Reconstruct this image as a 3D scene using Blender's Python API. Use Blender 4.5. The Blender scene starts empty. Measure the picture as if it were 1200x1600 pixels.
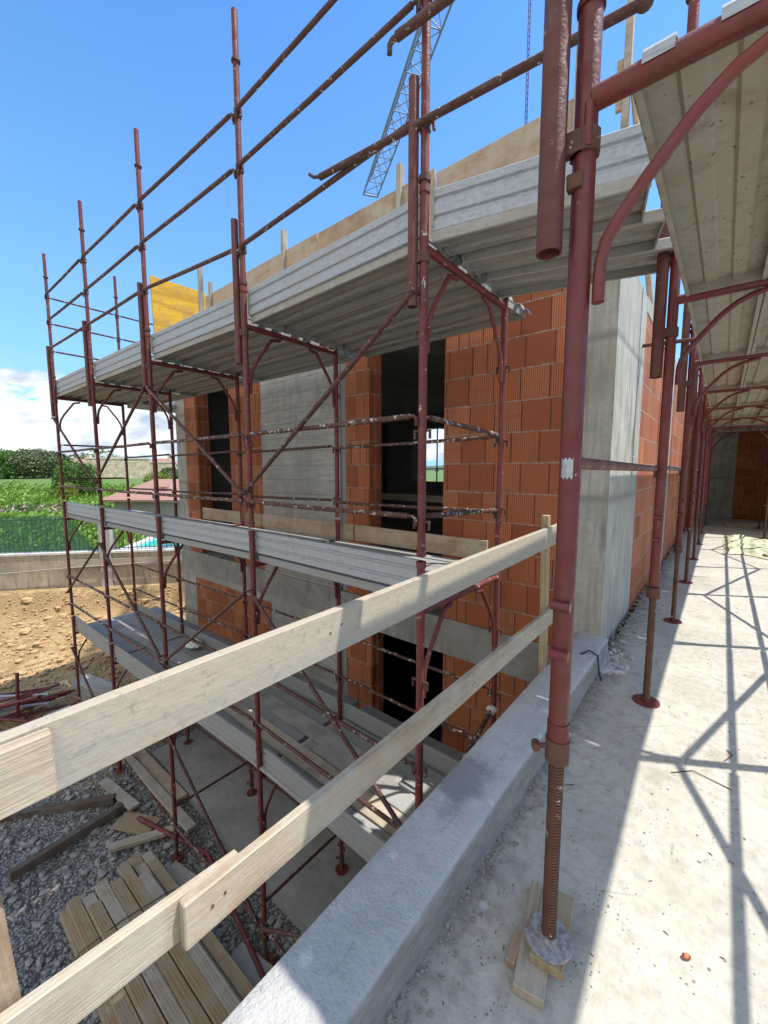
import bpy, math, random
from math import sin, cos, pi, radians, atan, sqrt, floor
from mathutils import Vector, Matrix, noise
random.seed(7)
S = bpy.context.scene
COL = S.collection
# ------------------------------------------------------------------ helpers
LABELS = {}
def tag(o, label=None, cat=None, group=None, kind=None):
    if label:
        n = len(label.split())
        if not 4 <= n <= 16: print('LABELLEN', n, label)
        if label in LABELS: print('DUPLABEL', label)
        LABELS[label] = 1
        o['label'] = label
    if cat: o['category'] = cat
    if group: o['group'] = group
    if kind: o['kind'] = kind
    return o
def empty(name, loc=(0, 0, 0), rz=0.0):
    o = bpy.data.objects.new(name, None); COL.objects.link(o)
    o.location = loc; o.rotation_euler = (0, 0, rz); o.empty_display_size = .1
    return o
class MB:
    def __init__(s): s.v = []; s.f = []; s.sm = []
    def add(s, vs, fs, smooth=False):
        b = len(s.v); s.v += [tuple(v) for v in vs]
        for f in fs: s.f.append([b + i for i in f]); s.sm.append(smooth)
        return s
    def box(s, x0, x1, y0, y1, z0, z1):
        vs = [(x, y, z) for z in (z0, z1) for y in (y0, y1) for x in (x0, x1)]
        return s.add(vs, [(0, 2, 3, 1), (4, 5, 7, 6), (0, 1, 5, 4), (2, 6, 7, 3), (0, 4, 6, 2), (1, 3, 7, 5)])
    def tube(s, pts, r, n=10, r2=None):
        pts = [Vector(p) for p in pts]; m = len(pts)
        rings = []; up = None
        for i, p in enumerate(pts):
            d = (pts[min(i + 1, m - 1)] - pts[max(i - 1, 0)]).normalized()
            if up is None:
                up = Vector((0, 0, 1)) if abs(d.z) < .9 else Vector((1, 0, 0))
            a = (up - d * up.dot(d)).normalized(); up = a; b = d.cross(a)
            rr = r if r2 is None else r + (r2 - r) * i / (m - 1)
            rings.append([p + (a * cos(2 * pi * k / n) + b * sin(2 * pi * k / n)) * rr for k in range(n)])
        vs = [q for R in rings for q in R]; fs = []
        for i in range(m - 1):
            for k in range(n):
                k2 = (k + 1) % n
                fs.append((i * n + k, i * n + k2, (i + 1) * n + k2, (i + 1) * n + k))
        s.add(vs, fs, True)
        s.add(rings[0], [tuple(range(n))[::-1]]); s.add(rings[-1], [tuple(range(n))])
        return s
    def pipe(s, a, b, r, n=18, wall=.005):
        a = Vector(a); b = Vector(b); d = (b - a).normalized(); e = (Vector((1, 0, 0)) if abs(d.x) < .9 else Vector((0, 1, 0))); e = (e - d * e.dot(d)).normalized(); f = d.cross(e)
        R = lambda c, q: [c + (e * cos(2 * pi * k / n) + f * sin(2 * pi * k / n)) * q for k in range(n)]
        s.add(R(a, r) + R(b, r), [(k, (k + 1) % n, n + (k + 1) % n, n + k) for k in range(n)], True)
        for c, w in ((a, d), (b, -d)):
            s.add(R(c, r) + R(c, r - wall) + R(c + w * .12, r - wall), [(k, n + k, n + (k + 1) % n, (k + 1) % n) for k in range(n)] + [(n + k, 2 * n + k, 2 * n + (k + 1) % n, n + (k + 1) % n) for k in range(n)] + [tuple(range(2 * n, 3 * n))])
        return s
    def strip(s, prof, t, L, x0=0.0):
        # thin folded sheet: profile polyline in (y,z), extruded along x
        prof = [Vector((0, p[0], p[1])) for p in prof]; n = len(prof); off = []
        for i in range(n):
            d = (prof[min(i + 1, n - 1)] - prof[max(i - 1, 0)]).normalized()
            off.append(prof[i] + Vector((0, -d.z, d.y)) * t)
        loop = prof + off[::-1]; k = len(loop)
        vs = [(x0, q.y, q.z) for q in loop] + [(x0 + L, q.y, q.z) for q in loop]
        fs = [(i, (i + 1) % k, k + (i + 1) % k, k + i) for i in range(k)]
        for i in range(n - 1):
            fs.append((i + 1, i, k - 1 - i, k - 2 - i)); fs.append((k + i, k + i + 1, k + k - 2 - i, k + k - 1 - i))
        return s.add(vs, fs)
    def blob(s, c, r, sq=(1, 1, 1), seed=0, n=6, m=4, j=.25):
        rn = random.Random(seed); vs = [(c[0], c[1], c[2] - r * sq[2])]; fs = []
        for i in range(1, m):
            t = -pi / 2 + pi * i / m
            for k in range(n):
                a = 2 * pi * k / n; q = r * (1 + rn.uniform(-j, j))
                vs.append((c[0] + q * sq[0] * cos(t) * cos(a), c[1] + q * sq[1] * cos(t) * sin(a), c[2] + q * sq[2] * sin(t)))
        vs.append((c[0], c[1], c[2] + r * sq[2])); top = len(vs) - 1
        for k in range(n):
            k2 = (k + 1) % n
            fs.append((0, 1 + k2, 1 + k))
            for i in range(m - 2): fs.append((1 + i * n + k, 1 + i * n + k2, 1 + (i + 1) * n + k2, 1 + (i + 1) * n + k))
            fs.append((top, 1 + (m - 2) * n + k, 1 + (m - 2) * n + k2))
        return s.add(vs, fs)
    def build(s, name, mat, parent=None, loc=None, rot=None, bevel=0):
        me = bpy.data.meshes.new(name); me.from_pydata(s.v, [], s.f); me.update()
        for p, q in zip(me.polygons, s.sm): p.use_smooth = q
        me.materials.append(mat)
        o = bpy.data.objects.new(name, me); COL.objects.link(o)
        if parent: o.parent = parent
        if loc: o.location = loc
        if rot: o.rotation_euler = rot
        if bevel:
            b = o.modifiers.new('bevel', 'BEVEL'); b.width = bevel; b.segments = 1; b.limit_method = 'ANGLE'
        return o
def copy_tree(o, parent=None):
    c = o.copy(); COL.objects.link(c)
    if parent: c.parent = parent
    for ch in list(o.children): copy_tree(ch, c)
    return c
# ------------------------------------------------------------------ camera model (also used to turn bearings into places)
FPX = 635.; PIT = atan(65 / 635.); YAW = radians(39.7); CAMP = Vector((0, 0, 1.45))
HD = Vector((-sin(YAW), cos(YAW), 0)); RT = Vector((cos(YAW), sin(YAW), 0))
FW = HD * cos(PIT) + Vector((0, 0, -sin(PIT))); UPV = HD * sin(PIT) + Vector((0, 0, cos(PIT)))
def ray(u, v): return FW + RT * ((u - 600) / FPX) + UPV * ((800 - v) / FPX)
def at(u, v, d): return CAMP + ray(u, v) * d
def on(u, v, ax, val):
    r = ray(u, v); i = 'xyz'.index(ax); return CAMP + r * ((val - CAMP[i]) / r[i])
# ------------------------------------------------------------------ materials
class NT:
    def __init__(s, name, rough=.8, metal=0.0):
        s.m = bpy.data.materials.new(name); s.m.use_nodes = True; s.t = s.m.node_tree
        s.b = s.t.nodes['Principled BSDF']; s.b.inputs['Roughness'].default_value = rough; s.b.inputs['Metallic'].default_value = metal
        s.geo = s.t.nodes.new('ShaderNodeNewGeometry'); s.pos = s.geo.outputs['Position']
    def n(s, typ, **kw):
        o = s.t.nodes.new(typ)
        for k, v in kw.items(): setattr(o, k, v)
        return o
    def l(s, a, b): s.t.links.new(a, b)
    def inp(s, sock, v):
        if hasattr(v, 'is_output'): s.l(v, sock)
        else: sock.default_value = v
    def math(s, op, a, b=0.0, c=0.0):
        o = s.n('ShaderNodeMath', operation=op); s.inp(o.inputs[0], a); s.inp(o.inputs[1], b); s.inp(o.inputs[2], c); return o.outputs[0]
    def map(s, v, scale=(1, 1, 1), loc=(0, 0, 0), rot=(0, 0, 0)):
        o = s.n('ShaderNodeMapping'); s.l(v, o.inputs[0]); o.inputs['Scale'].default_value = scale; o.inputs['Location'].default_value = loc
        o.inputs['Rotation'].default_value = rot; return o.outputs[0]
    def noise(s, v, scale, detail=4, rough=.55, dist=0.0):
        o = s.n('ShaderNodeTexNoise'); s.l(v, o.inputs['Vector']); o.inputs['Scale'].default_value = scale
        o.inputs['Detail'].default_value = detail; o.inputs['Roughness'].default_value = rough; o.inputs['Distortion'].default_value = dist
        return o.outputs['Fac']
    def vor(s, v, scale, feat='F1', out='Distance'):
        o = s.n('ShaderNodeTexVoronoi', feature=feat); s.l(v, o.inputs['Vector']); o.inputs['Scale'].default_value = scale; return o.outputs[out]
    def ramp(s, f, stops):
        o = s.n('ShaderNodeValToRGB'); s.inp(o.inputs[0], f); e = o.color_ramp.elements
        while len(e) < len(stops): e.new(.5)
        for k, (p, c) in enumerate(stops):
            e[k].position = p; e[k].color = (c, c, c, 1) if not hasattr(c, '__len__') else (*c, 1)
        return o.outputs[0]
    def mix(s, f, a, b, mode='MIX'):
        o = s.n('ShaderNodeMix', data_type='RGBA', blend_type=mode); s.inp(o.inputs[0], f)
        for i, v in ((6, a), (7, b)):
            if hasattr(v, 'is_output'): s.l(v, o.inputs[i])
            else: o.inputs[i].default_value = (*v, 1) if hasattr(v, '__len__') else (v, v, v, 1)
        return o.outputs[2]
    def col(s, c): s.inp(s.b.inputs['Base Color'], c if hasattr(c, 'is_output') else (*c, 1))
    def bump(s, h, dist=.01, strength=1.0, prev=None):
        o = s.n('ShaderNodeBump'); o.inputs['Strength'].default_value = strength; o.inputs['Distance'].default_value = dist; s.l(h, o.inputs['Height'])
        if prev: s.l(prev, o.inputs['Normal'])
        s.l(o.outputs[0], s.b.inputs['Normal']); return o.outputs[0]
    def obj(s):
        return s.n('ShaderNodeTexCoord').outputs['Object']
    def rnd(s): return s.n('ShaderNodeObjectInfo').outputs['Random']
    def sep(s, v):
        o = s.n('ShaderNodeSeparateXYZ'); s.l(v, o.inputs[0]); return o.outputs
    def comb(s, x=0., y=0., z=0.):
        o = s.n('ShaderNodeCombineXYZ'); s.inp(o.inputs[0], x); s.inp(o.inputs[1], y); s.inp(o.inputs[2], z); return o.outputs[0]
def paint(name, c, rust, splash=.0, rough=.5):
    q = NT(name, rough); p = q.pos
    r = q.ramp(q.noise(p, 9, 5, .65), [(.45, 0.0), (.62, 1.0)])
    k = q.mix(r, c, rust)
    k = q.mix(q.math('MULTIPLY', q.noise(p, 55, 3), .5), k, tuple(x * .5 for x in c))
    k = q.mix(q.math('MULTIPLY', q.rnd(), .5), k, tuple(x * .5 for x in c))
    ch = q.ramp(q.noise(q.map(p, (1, 1, .6)), 34, 4, .75), [(.70, 0.0), (.73, .8)]); k = q.mix(ch, k, (.34, .27, .25))
    ch2 = q.ramp(q.noise(q.map(p, (1, 1, .5)), 13, 5, .7), [(.62, 0.0), (.66, .7)]); k = q.mix(ch2, k, (.075, .03, .022))
    if splash:
        sp = q.ramp(q.noise(p, 26, 5, .7), [(.66 - splash * .16, 0.0), (.70 - splash * .16, 1.0)])
        k = q.mix(sp, k, (.42, .40, .37))
    q.col(k); q.inp(q.b.inputs['Roughness'], q.ramp(q.noise(p, 14, 4), [(.35, rough - .08), (.7, min(1, rough + .35))])); q.bump(q.math('ADD', q.noise(p, 80, 3), q.math('MULTIPLY', ch2, .5)), .0025, .7); return q.m
def galv(name, c, dust=.3, metal=.55, rough=.42, dcol=(.36, .35, .33), holes=False):
    q = NT(name, rough, metal); p = q.pos
    sp = q.vor(p, 60, out='Color')
    k = q.mix(q.math('MULTIPLY', q.sep(sp)[0], .35), c, tuple(x * .62 for x in c))
    d = q.ramp(q.noise(p, 5, 6, .7), [(.62 - dust * .5, 0.0), (.78 - dust * .4, 1.0)])
    k = q.mix(d, k, dcol)
    st = q.ramp(q.noise(q.map(p, (3, 3, 14)), 5, 5, .6), [(.55, 0.0), (.75, .6)])
    k = q.mix(st, k, tuple(x * .55 for x in dcol))
    sp2 = q.ramp(q.noise(p, 38, 4, .6), [(.70, 0.0), (.73, .7)])
    k = q.mix(sp2, k, (.55, .54, .5))
    hh = q.noise(p, 40, 3)
    if holes:
        hv = q.vor(q.map(p, (1, .8, .001)), 26)
        hm = q.ramp(hv, [(.10, 1.0), (.15, 0.0)])
        k = q.mix(q.math('MULTIPLY', hm, .8), k, (.03, .03, .03))
        rs = q.ramp(q.noise(p, 3.3, 5, .65, .6), [(.52, 0.0), (.7, .6)]); k = q.mix(rs, k, (.17, .105, .06))
    q.col(k)
    q.l(q.ramp(d, [(0, 0.62), (1, .85)]), q.b.inputs['Roughness'])
    q.l(q.math('MULTIPLY', q.math('SUBTRACT', 1.0, d), metal), q.b.inputs['Metallic'])
    q.bump(hh, .003, .5); return q.m
def wood(name, c1, c2, dirt=.3, dcol=(.30, .29, .27), grain=1.0, film=False):
    q = NT(name, .82); o = q.obj(); r = q.rnd()
    off = q.comb(q.math('MULTIPLY', r, 37.0), q.math('MULTIPLY', r, 91.0), q.math('MULTIPLY', r, 53.0))
    va = q.n('ShaderNodeVectorMath', operation='ADD'); q.l(o, va.inputs[0]); q.l(off, va.inputs[1]); v = va.outputs[0]
    g = q.noise(q.map(v, (1.6, 60, 60)), 2.2, 6, .65, .8 * grain)
    w = q.n('ShaderNodeTexWave', wave_type='BANDS', bands_direction='Y'); q.l(q.map(v, (.5, 9, 5)), w.inputs['Vector'])
    w.inputs['Scale'].default_value = 1.3; w.inputs['Distortion'].default_value = 12; w.inputs['Detail'].default_value = 3; w.inputs['Detail Scale'].default_value = .6
    f = q.math('ADD', q.math('MULTIPLY', g, .8), q.math('MULTIPLY', w.outputs['Fac'], .2))
    k = q.mix(q.ramp(f, [(.34, 0.0), (.62, 1.0)]), tuple(x * (.97 if film else .8) for x in c2), c1)
    fine = q.ramp(q.noise(q.map(v, (2.5, 170, 170)), 2, 3, .6), [(.52, 0.0), (.66, .14 if film else .45)]); k = q.mix(fine, k, tuple(x * .5 for x in c2))
    k = q.mix(q.math('MULTIPLY', r, .35), k, tuple(x * .6 for x in c1))
    kn = q.ramp(q.vor(q.map(v, (1.3, 5, 5)), 1.6), [(.0, 1.0), (.09, 0.0)])
    k = q.mix(q.math('MULTIPLY', kn, .8), k, tuple(x * .35 for x in c2))
    dd = q.ramp(q.noise(v, 4.0, 6, .7), [(.62 - dirt * .5, 0.0), (.75 - dirt * .3, .85)])
    k = q.mix(dd, k, dcol)
    if film:
        oz = q.sep(o)[2]
        lo = q.ramp(q.math('ADD', oz, q.math('MULTIPLY', q.math('SUBTRACT', q.noise(q.map(v, (1, 1, 1)), 3, 6, .7), .5), .10)), [(.035, 1.0), (.075, 0.0)])
        k = q.mix(q.math('MULTIPLY', lo, .55), k, (.27, .25, .215))
        cr = q.ramp(q.math('ABSOLUTE', q.math('SUBTRACT', q.math('ADD', oz, q.math('MULTIPLY', q.math('SUBTRACT', q.noise(q.map(v, (1, .1, .1)), 3, 6, .6), .5), .05)), .048)), [(.0006, .8), (.0022, 0.0)])
        cr = q.math('MULTIPLY', cr, q.ramp(q.noise(q.map(v, (1, .2, .2)), 2.1, 4, .6), [(.46, 0.0), (.6, .55)]))
        k = q.mix(cr, k, (.17, .15, .125))
        sp = q.ramp(q.noise(v, 30, 5, .7), [(.56, 0.0), (.64, .6)]); k = q.mix(sp, k, (.21, .195, .17))
        ru = q.ramp(q.noise(q.map(v, (.7, 4, 4)), 3, 4), [(.6, 0.0), (.72, .3)]); k = q.mix(ru, k, (.40, .24, .13))
    q.col(k); q.bump(q.math('ADD', q.math('MULTIPLY', g, .25 if film else 1.0), q.math('MULTIPLY', q.noise(v, 45, 4), .7)), .005, .7); return q.m
def concrete(name, c, board=0.0, vert=0.0, stain=.5, pores=.5, scale=1.0, warm=(.30, .27, .2), bump=.006):
    q = NT(name, .88); p = q.pos
    n1 = q.noise(p, 1.6 * scale, 7, .65); n2 = q.noise(p, 14 * scale, 5, .6)
    k = q.mix(q.ramp(n1, [(.32, 0.0), (.68, 1.0)]), tuple(x * .66 for x in c), tuple(min(1, x * 1.15) for x in c))
    k = q.mix(q.math('MULTIPLY', q.ramp(n2, [(.4, 0.0), (.7, 1.0)]), .35), k, tuple(x * .55 for x in c))
    st = q.ramp(q.noise(q.map(p, (4.5, 4.5, .7)), 2.4, 6, .65), [(.52, 0.0), (.72, stain)])
    k = q.mix(st, k, tuple(x * .36 for x in c))
    wm = q.ramp(q.noise(p, .9, 4, .6), [(.5, 0.0), (.75, .5)]); k = q.mix(wm, k, warm)
    h = n2
    if board:
        z = q.math('DIVIDE', q.math('ADD', q.sep(p)[2], q.math('MULTIPLY', n2, .012)), board)
        fr = q.math('FRACT', z); ln = q.ramp(q.math('ABSOLUTE', q.math('SUBTRACT', fr, .5)), [(.46, 0.0), (.495, 1.0)])
        k = q.mix(q.math('MULTIPLY', ln, .4 if board < 1 else .75), k, tuple(x * .4 for x in c))
        wn = q.n('ShaderNodeTexWhiteNoise', noise_dimensions='1D'); q.l(q.math('FLOOR', z), wn.inputs['W'])
        k = q.mix(q.math('MULTIPLY', wn.outputs['Value'], .35), k, tuple(x * .6 for x in c))
        gr = q.noise(q.map(p, (1.4, 1.4, 22) if board < 1 else (16, 16, .9)), 2.4, 6, .7)
        k = q.mix(q.ramp(gr, [(.45, 0.0), (.62, .6)]), k, tuple(x * .5 for x in c))
        h = q.math('SUBTRACT', n2, q.math('MULTIPLY', ln, 1.0))
    if pores:
        pr = q.ramp(q.vor(p, 46 * scale), [(.05, 1.0), (.14, 0.0)])
        pm = q.math('MULTIPLY', pr, q.ramp(q.noise(p, 5, 3), [(.5, 0.0), (.6, pores)]))
        k = q.mix(pm, k, tuple(x * .3 for x in c)); h = q.math('SUBTRACT', h, pm)
    q.col(k); q.bump(h, bump, .8); return q.m
def brick(name, axis, z0=-.092, bw=.245, bh=.2675, shade=1.0):
    q = NT(name, .85); p = q.pos; s = q.sep(p); h = s[axis]; z = s[2]
    wob = q.math('MULTIPLY', q.math('SUBTRACT', q.noise(p, 9, 3), .5), .010)
    zr = q.math('DIVIDE', q.math('ADD', q.math('SUBTRACT', z, z0), wob), bh); row = q.math('FLOOR', zr); fz = q.math('FRACT', zr)
    wr = q.n('ShaderNodeTexWhiteNoise', noise_dimensions='1D'); q.l(row, wr.inputs['W'])
    hr = q.math('DIVIDE', q.math('ADD', h, q.math('MULTIPLY', wr.outputs['Value'], bw)), bw)
    cl = q.math('FLOOR', hr); fh = q.math('FRACT', hr)
    # now and then a block is cut in two
    wn = q.n('ShaderNodeTexWhiteNoise', noise_dimensions='2D'); q.l(q.comb(cl, row), wn.inputs['Vector']); rv = wn.outputs['Value']; rc = q.sep(wn.outputs['Color'])
    cut = q.math('GREATER_THAN', rc[1], .78)
    dj = q.math('MINIMUM', fh, q.math('SUBTRACT', 1.0, fh))
    dj2 = q.math('ABSOLUTE', q.math('SUBTRACT', fh, .58)); dj2 = q.math('ADD', dj2, q.math('MULTIPLY', q.math('SUBTRACT', 1.0, cut), 1.0))
    djm = q.math('MINIMUM', dj, dj2); vj = q.ramp(djm, [(.010, 1.0), (.022, 0.0)])
    dz = q.math('MINIMUM', fz, q.math('SUBTRACT', 1.0, fz))
    mort = q.math('ADD', dz, q.math('MULTIPLY', q.math('SUBTRACT', q.noise(p, 30, 4, .7), .5), .09))
    hj = q.ramp(mort, [(.010, 1.0), (.030, 0.0)])
    hjn = q.ramp(q.noise(q.map(p, (1, 1, 3)), 16, 5, .7), [(.33, .35), (.55, 1.0)])
    smear = q.ramp(q.math('ADD', q.math('MULTIPLY', q.noise(q.map(p, (1, 1, 2.2)), 11, 5, .7), 1.0), q.math('MULTIPLY', dz, -.75)), [(.56, 0.0), (.63, .6)])
    # colour per block
    ca = (.24 * shade, .062 * shade, .021 * shade); cb = (.50 * shade, .160 * shade, .054 * shade)
    k = q.mix(rv, ca, cb)
    k = q.mix(q.math('MULTIPLY', q.math('GREATER_THAN', rc[1], .70), .4), k, (.44 * shade, .17 * shade, .07 * shade))
    k = q.mix(q.math('MULTIPLY', q.noise(p, 6, 4), .5), k, (.23 * shade, .066 * shade, .028 * shade))
    ribm = q.math('GREATER_THAN', rc[0], .42)
    fr = q.math('FRACT', q.math('DIVIDE', h, .0185)); rib = q.ramp(q.math('ABSOLUTE', q.math('SUBTRACT', fr, .5)), [(.30, 0.0), (.44, 1.0)])
    band = q.ramp(q.math('ABSOLUTE', q.math('SUBTRACT', q.math('FRACT', q.math('MULTIPLY', fz, 2.0)), .5)), [(.36, 1.0), (.42, .0)])
    bandsel = q.math('GREATER_THAN', rc[2], .5)
    bm = q.math('MAXIMUM', band, q.math('SUBTRACT', 1.0, bandsel))
    ribs = q.math('MULTIPLY', q.math('MULTIPLY', rib, ribm), bm)
    k = q.mix(q.math('MULTIPLY', ribs, .7), k, (.13 * shade, .036 * shade, .018 * shade))
    lt = q.math('MULTIPLY', q.math('MULTIPLY', q.math('SUBTRACT', 1.0, rib), ribm), q.math('MULTIPLY', band, bandsel))
    k = q.mix(q.math('MULTIPLY', lt, .5), k, (.50 * shade, .20 * shade, .09 * shade))
    k = q.mix(q.math('MULTIPLY', vj, .85), k, (.07, .028, .018))
    k = q.mix(smear, k, (.38, .26, .19))
    k = q.mix(q.ramp(dz, [(.012, .9), (.03, 0.0)]), k, (.10, .04, .025))
    k = q.mix(q.math('MULTIPLY', hj, hjn), k, (.38, .28, .215))
    ds = q.ramp(q.noise(q.map(p, (3, 3, .8)), 3, 5, .6), [(.55, 0.0), (.75, .35)]); k = q.mix(ds, k, (.12, .05, .035))
    q.col(k)
    hh = q.math('SUBTRACT', q.math('SUBTRACT', 1.0, q.math('MULTIPLY', vj, 1.2)), q.math('MULTIPLY', ribs, .45))
    hh = q.math('ADD', hh, q.math('MULTIPLY', hj, .2))
    q.bump(hh, .008, .9); return q.m
M = {}
M['steel'] = paint('oxide_red_steel', (.160, .020, .021), (.12, .032, .020), .0, .42)
M['steel_worn'] = paint('worn_red_steel', (.175, .028, .026), (.125, .038, .026), .15, .5)
M['rail'] = paint('splashed_rail_steel', (.10, .034, .024), (.07, .036, .024), .62, .65)
M['brace'] = paint('dull_brown_steel', (.10, .036, .027), (.075, .038, .026), .3, .6)
M['rust'] = paint('rusty_spindle', (.125, .058, .034), (.075, .038, .025), .18, .75)
M['sleeve'] = paint('brown_sleeve', (.14, .038, .026), (.13, .04, .026), .05, .55)
M['galv'] = galv('galvanised_sheet', (.38, .41, .44), .16, .7, .36)
M['galv_top'] = galv('dusty_deck', (.28, .30, .32), .62, .3, .6, (.245, .245, .235))
M['galv_under'] = galv('deck_underside', (.36, .35, .32), .34, .6, .42, (.29, .265, .215))
q = NT('splashed_plate', .75, .1); p = q.pos; k = q.mix(q.ramp(q.noise(p, 60, 5, .7), [(.40, 0.0), (.60, 1.0)]), (.20, .18, .165), (.36, .36, .365)); k = q.mix(q.ramp(q.noise(p, 21, 4), [(.55, 0.0), (.68, .7)]), k, (.12, .075, .05))
q.col(k); q.bump(q.noise(p, 90, 4), .0015, .5); M['plate'] = q.m
M['galv_perf'] = galv('perforated_underside', (.33, .31, .26), .5, .2, .6, (.30, .27, .215), True)
M['dustboard'] = wood('dusty_board', (.30, .28, .25), (.20, .185, .165), .6, (.33, .33, .33))
M['plank_grey'] = wood('weathered_plank', (.44, .37, .28), (.29, .235, .17), .42, (.40, .375, .33))
M['plank_film'] = wood('cement_film_plank', (.39, .325, .235), (.32, .265, .19), .6, (.34, .305, .25), 1.0, True)
M['plank_warm'] = wood('warm_plank', (.45, .35, .235), (.31, .225, .145), .5, (.42, .375, .30))
M['plank_new'] = wood('yellow_softwood', (.40, .285, .155), (.28, .185, .09), .42, (.33, .275, .19))
M['plank_dark'] = wood('dark_beam', (.15, .105, .07), (.075, .05, .035), .3, (.16, .14, .12))
M['ply'] = wood('brown_shuttering', (.46, .33, .21), (.34, .225, .13), .4, (.42, .36, .28))
M['yellow'] = wood('yellow_shuttering', (.70, .40, .018), (.46, .22, .010), .3, (.36, .20, .05))
M['conc'] = concrete('cast_concrete', (.45, .435, .39), .19, 0, .6, .6)
M['conc_col'] = concrete('column_concrete', (.46, .45, .40), 1.23, 0, 1.0, 1.0, 1.7, (.34, .31, .22))
M['conc_slab'] = concrete('slab_concrete', (.31, .30, .27), 0, 0, .6, .7, 1.4)
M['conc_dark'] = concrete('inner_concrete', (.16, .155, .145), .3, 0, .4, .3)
M['parapet'] = concrete('rough_kerb_concrete', (.50, .50, .49), 0, 0, .12, .35, 2.0, (.46, .45, .42), .012)
M['pad'] = concrete('pad_concrete', (.30, .30, .29), 0, 0, .2, .3, 1, (.30, .29, .26))
M['wallc'] = concrete('garden_wall_concrete', (.40, .35, .265), 0, 0, .95, .7, 1.1, (.27, .21, .125))
M['brickx'] = brick('block_wall_x', 0)
M['bricky'] = brick('block_wall_y', 1)
M['white'] = NT('white_plastic', .5).m; M['white'].node_tree.nodes['Principled BSDF'].inputs['Base Color'].default_value = (.7, .7, .68, 1)
M['lime'] = concrete('splashed_lime', (.6, .6, .57), 0, 0, .1, 0, 3)
q = NT('kerb_render', .92); p = q.pos
n1 = q.noise(p, 2.2, 7, .65); n2 = q.noise(p, 85, 5, .7); n3 = q.noise(p, 24, 5, .6)
k = q.mix(q.ramp(n1, [(.35, 0.0), (.65, 1.0)]), (.43, .43, .42), (.58, .575, .56))
k = q.mix(q.ramp(n2, [(.50, 0.0), (.68, .26)]), k, (.28, .28, .27)); k = q.mix(q.ramp(n3, [(.58, 0.0), (.70, .28)]), k, (.33, .33, .32))
wd = q.ramp(q.vor(p, 7), [(.10, .75), (.17, 0.0)]); k = q.mix(wd, k, (.68, .68, .66))
vd_ = q.n('ShaderNodeVectorMath', operation='DISTANCE'); q.l(q.map(p, (1, .55, 0), (.775, -.80, 0)), vd_.inputs[0]); vd_.inputs[1].default_value = (0, 0, 0)
pt = q.ramp(q.math('ADD', vd_.outputs['Value'], q.math('MULTIPLY', q.math('SUBTRACT', q.noise(p, 9, 6, .7), .5), .22)), [(.07, .75), (.12, 0.0)]); k = q.mix(pt, k, (.20, .205, .205))
ck = q.ramp(q.math('ABSOLUTE', q.math('SUBTRACT', q.math('ADD', q.sep(p)[0], q.math('MULTIPLY', q.math('SUBTRACT', q.noise(p, 5, 6, .7), .5), .10)), -.70)), [(.0008, .8), (.005, 0.0)])
ck = q.math('MULTIPLY', ck, q.ramp(q.noise(p, 11, 4, .7), [(.48, 0.0), (.6, .6)])); k = q.mix(ck, k, (.16, .16, .16))
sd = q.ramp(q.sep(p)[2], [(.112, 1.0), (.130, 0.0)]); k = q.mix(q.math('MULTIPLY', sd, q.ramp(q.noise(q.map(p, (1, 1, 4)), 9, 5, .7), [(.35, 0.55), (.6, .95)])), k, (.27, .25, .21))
q.col(k); q.bump(q.math('ADD', n2, q.math('MULTIPLY', n3, .7)), .012, 1.0); M['kerb'] = q.m
def plain(name, c, rough=.8, metal=0., var=.35, sc=8, trans=0.0):
    q = NT(name, rough, metal); k = q.mix(q.math('MULTIPLY', q.noise(q.pos, sc, 5, .6), var * 2), tuple(min(1, x * 1.15) for x in c), tuple(x * .45 for x in c)); q.col(k)
    if trans: q.b.inputs['Transmission Weight'].default_value = trans
    q.bump(q.noise(q.pos, sc * 4, 3), .004, .4); return q.m
def floor_mat():
    q = NT('terrace_screed', .9); p = q.pos
    n1 = q.noise(p, 1.3, 7, .65); n2 = q.noise(p, 18, 6, .65)
    k = q.mix(q.ramp(n1, [(.33, 0.0), (.66, 1.0)]), (.37, .35, .305), (.51, .478, .41))
    k = q.mix(q.ramp(n2, [(.46, 0.0), (.72, .55)]), k, (.245, .23, .195))
    b = q.ramp(q.noise(p, 3.1, 5, .7, .5), [(.56, 0.0), (.68, .6)]); k = q.mix(b, k, (.27, .24, .19))
    w = q.ramp(q.vor(q.map(p, (1, 1, .01)), 6.5), [(.05, .7), (.13, 0.0)])
    w = q.math('MULTIPLY', w, q.ramp(q.noise(p, 2.2, 2), [(.5, 0.0), (.56, 1.0)])); k = q.mix(w, k, (.66, .65, .62))
    sc = q.ramp(q.noise(q.map(p, (2.2, .7, 1), rot=(0, 0, .5)), 6, 6, .75, 1.2), [(.56, 0.0), (.70, .45)]); k = q.mix(sc, k, (.22, .20, .165))
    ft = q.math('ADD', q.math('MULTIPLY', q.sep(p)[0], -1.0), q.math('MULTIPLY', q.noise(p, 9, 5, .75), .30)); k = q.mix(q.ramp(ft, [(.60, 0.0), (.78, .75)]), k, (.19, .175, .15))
    cv = q.ramp(q.vor(q.map(p, (1, 1, .01)), 1.1, 'DISTANCE_TO_EDGE'), [(.0, .6), (.006, 0.0)]); cv = q.math('MULTIPLY', cv, q.ramp(q.noise(p, 2.6, 4, .6), [(.5, 0.0), (.6, 1.0)])); k = q.mix(cv, k, (.17, .16, .14))
    sp = q.ramp(q.vor(p, 55), [(.10, 1.0), (.19, 0.0)]); sp = q.math('MULTIPLY', sp, q.ramp(q.noise(p, 7, 3), [(.50, 0.0), (.6, .8)]))
    k = q.mix(sp, k, (.13, .12, .10))
    q.col(k); q.bump(q.math('ADD', n2, q.math('MULTIPLY', sp, .6)), .010, .8); return q.m
M['floor'] = floor_mat()
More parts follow.
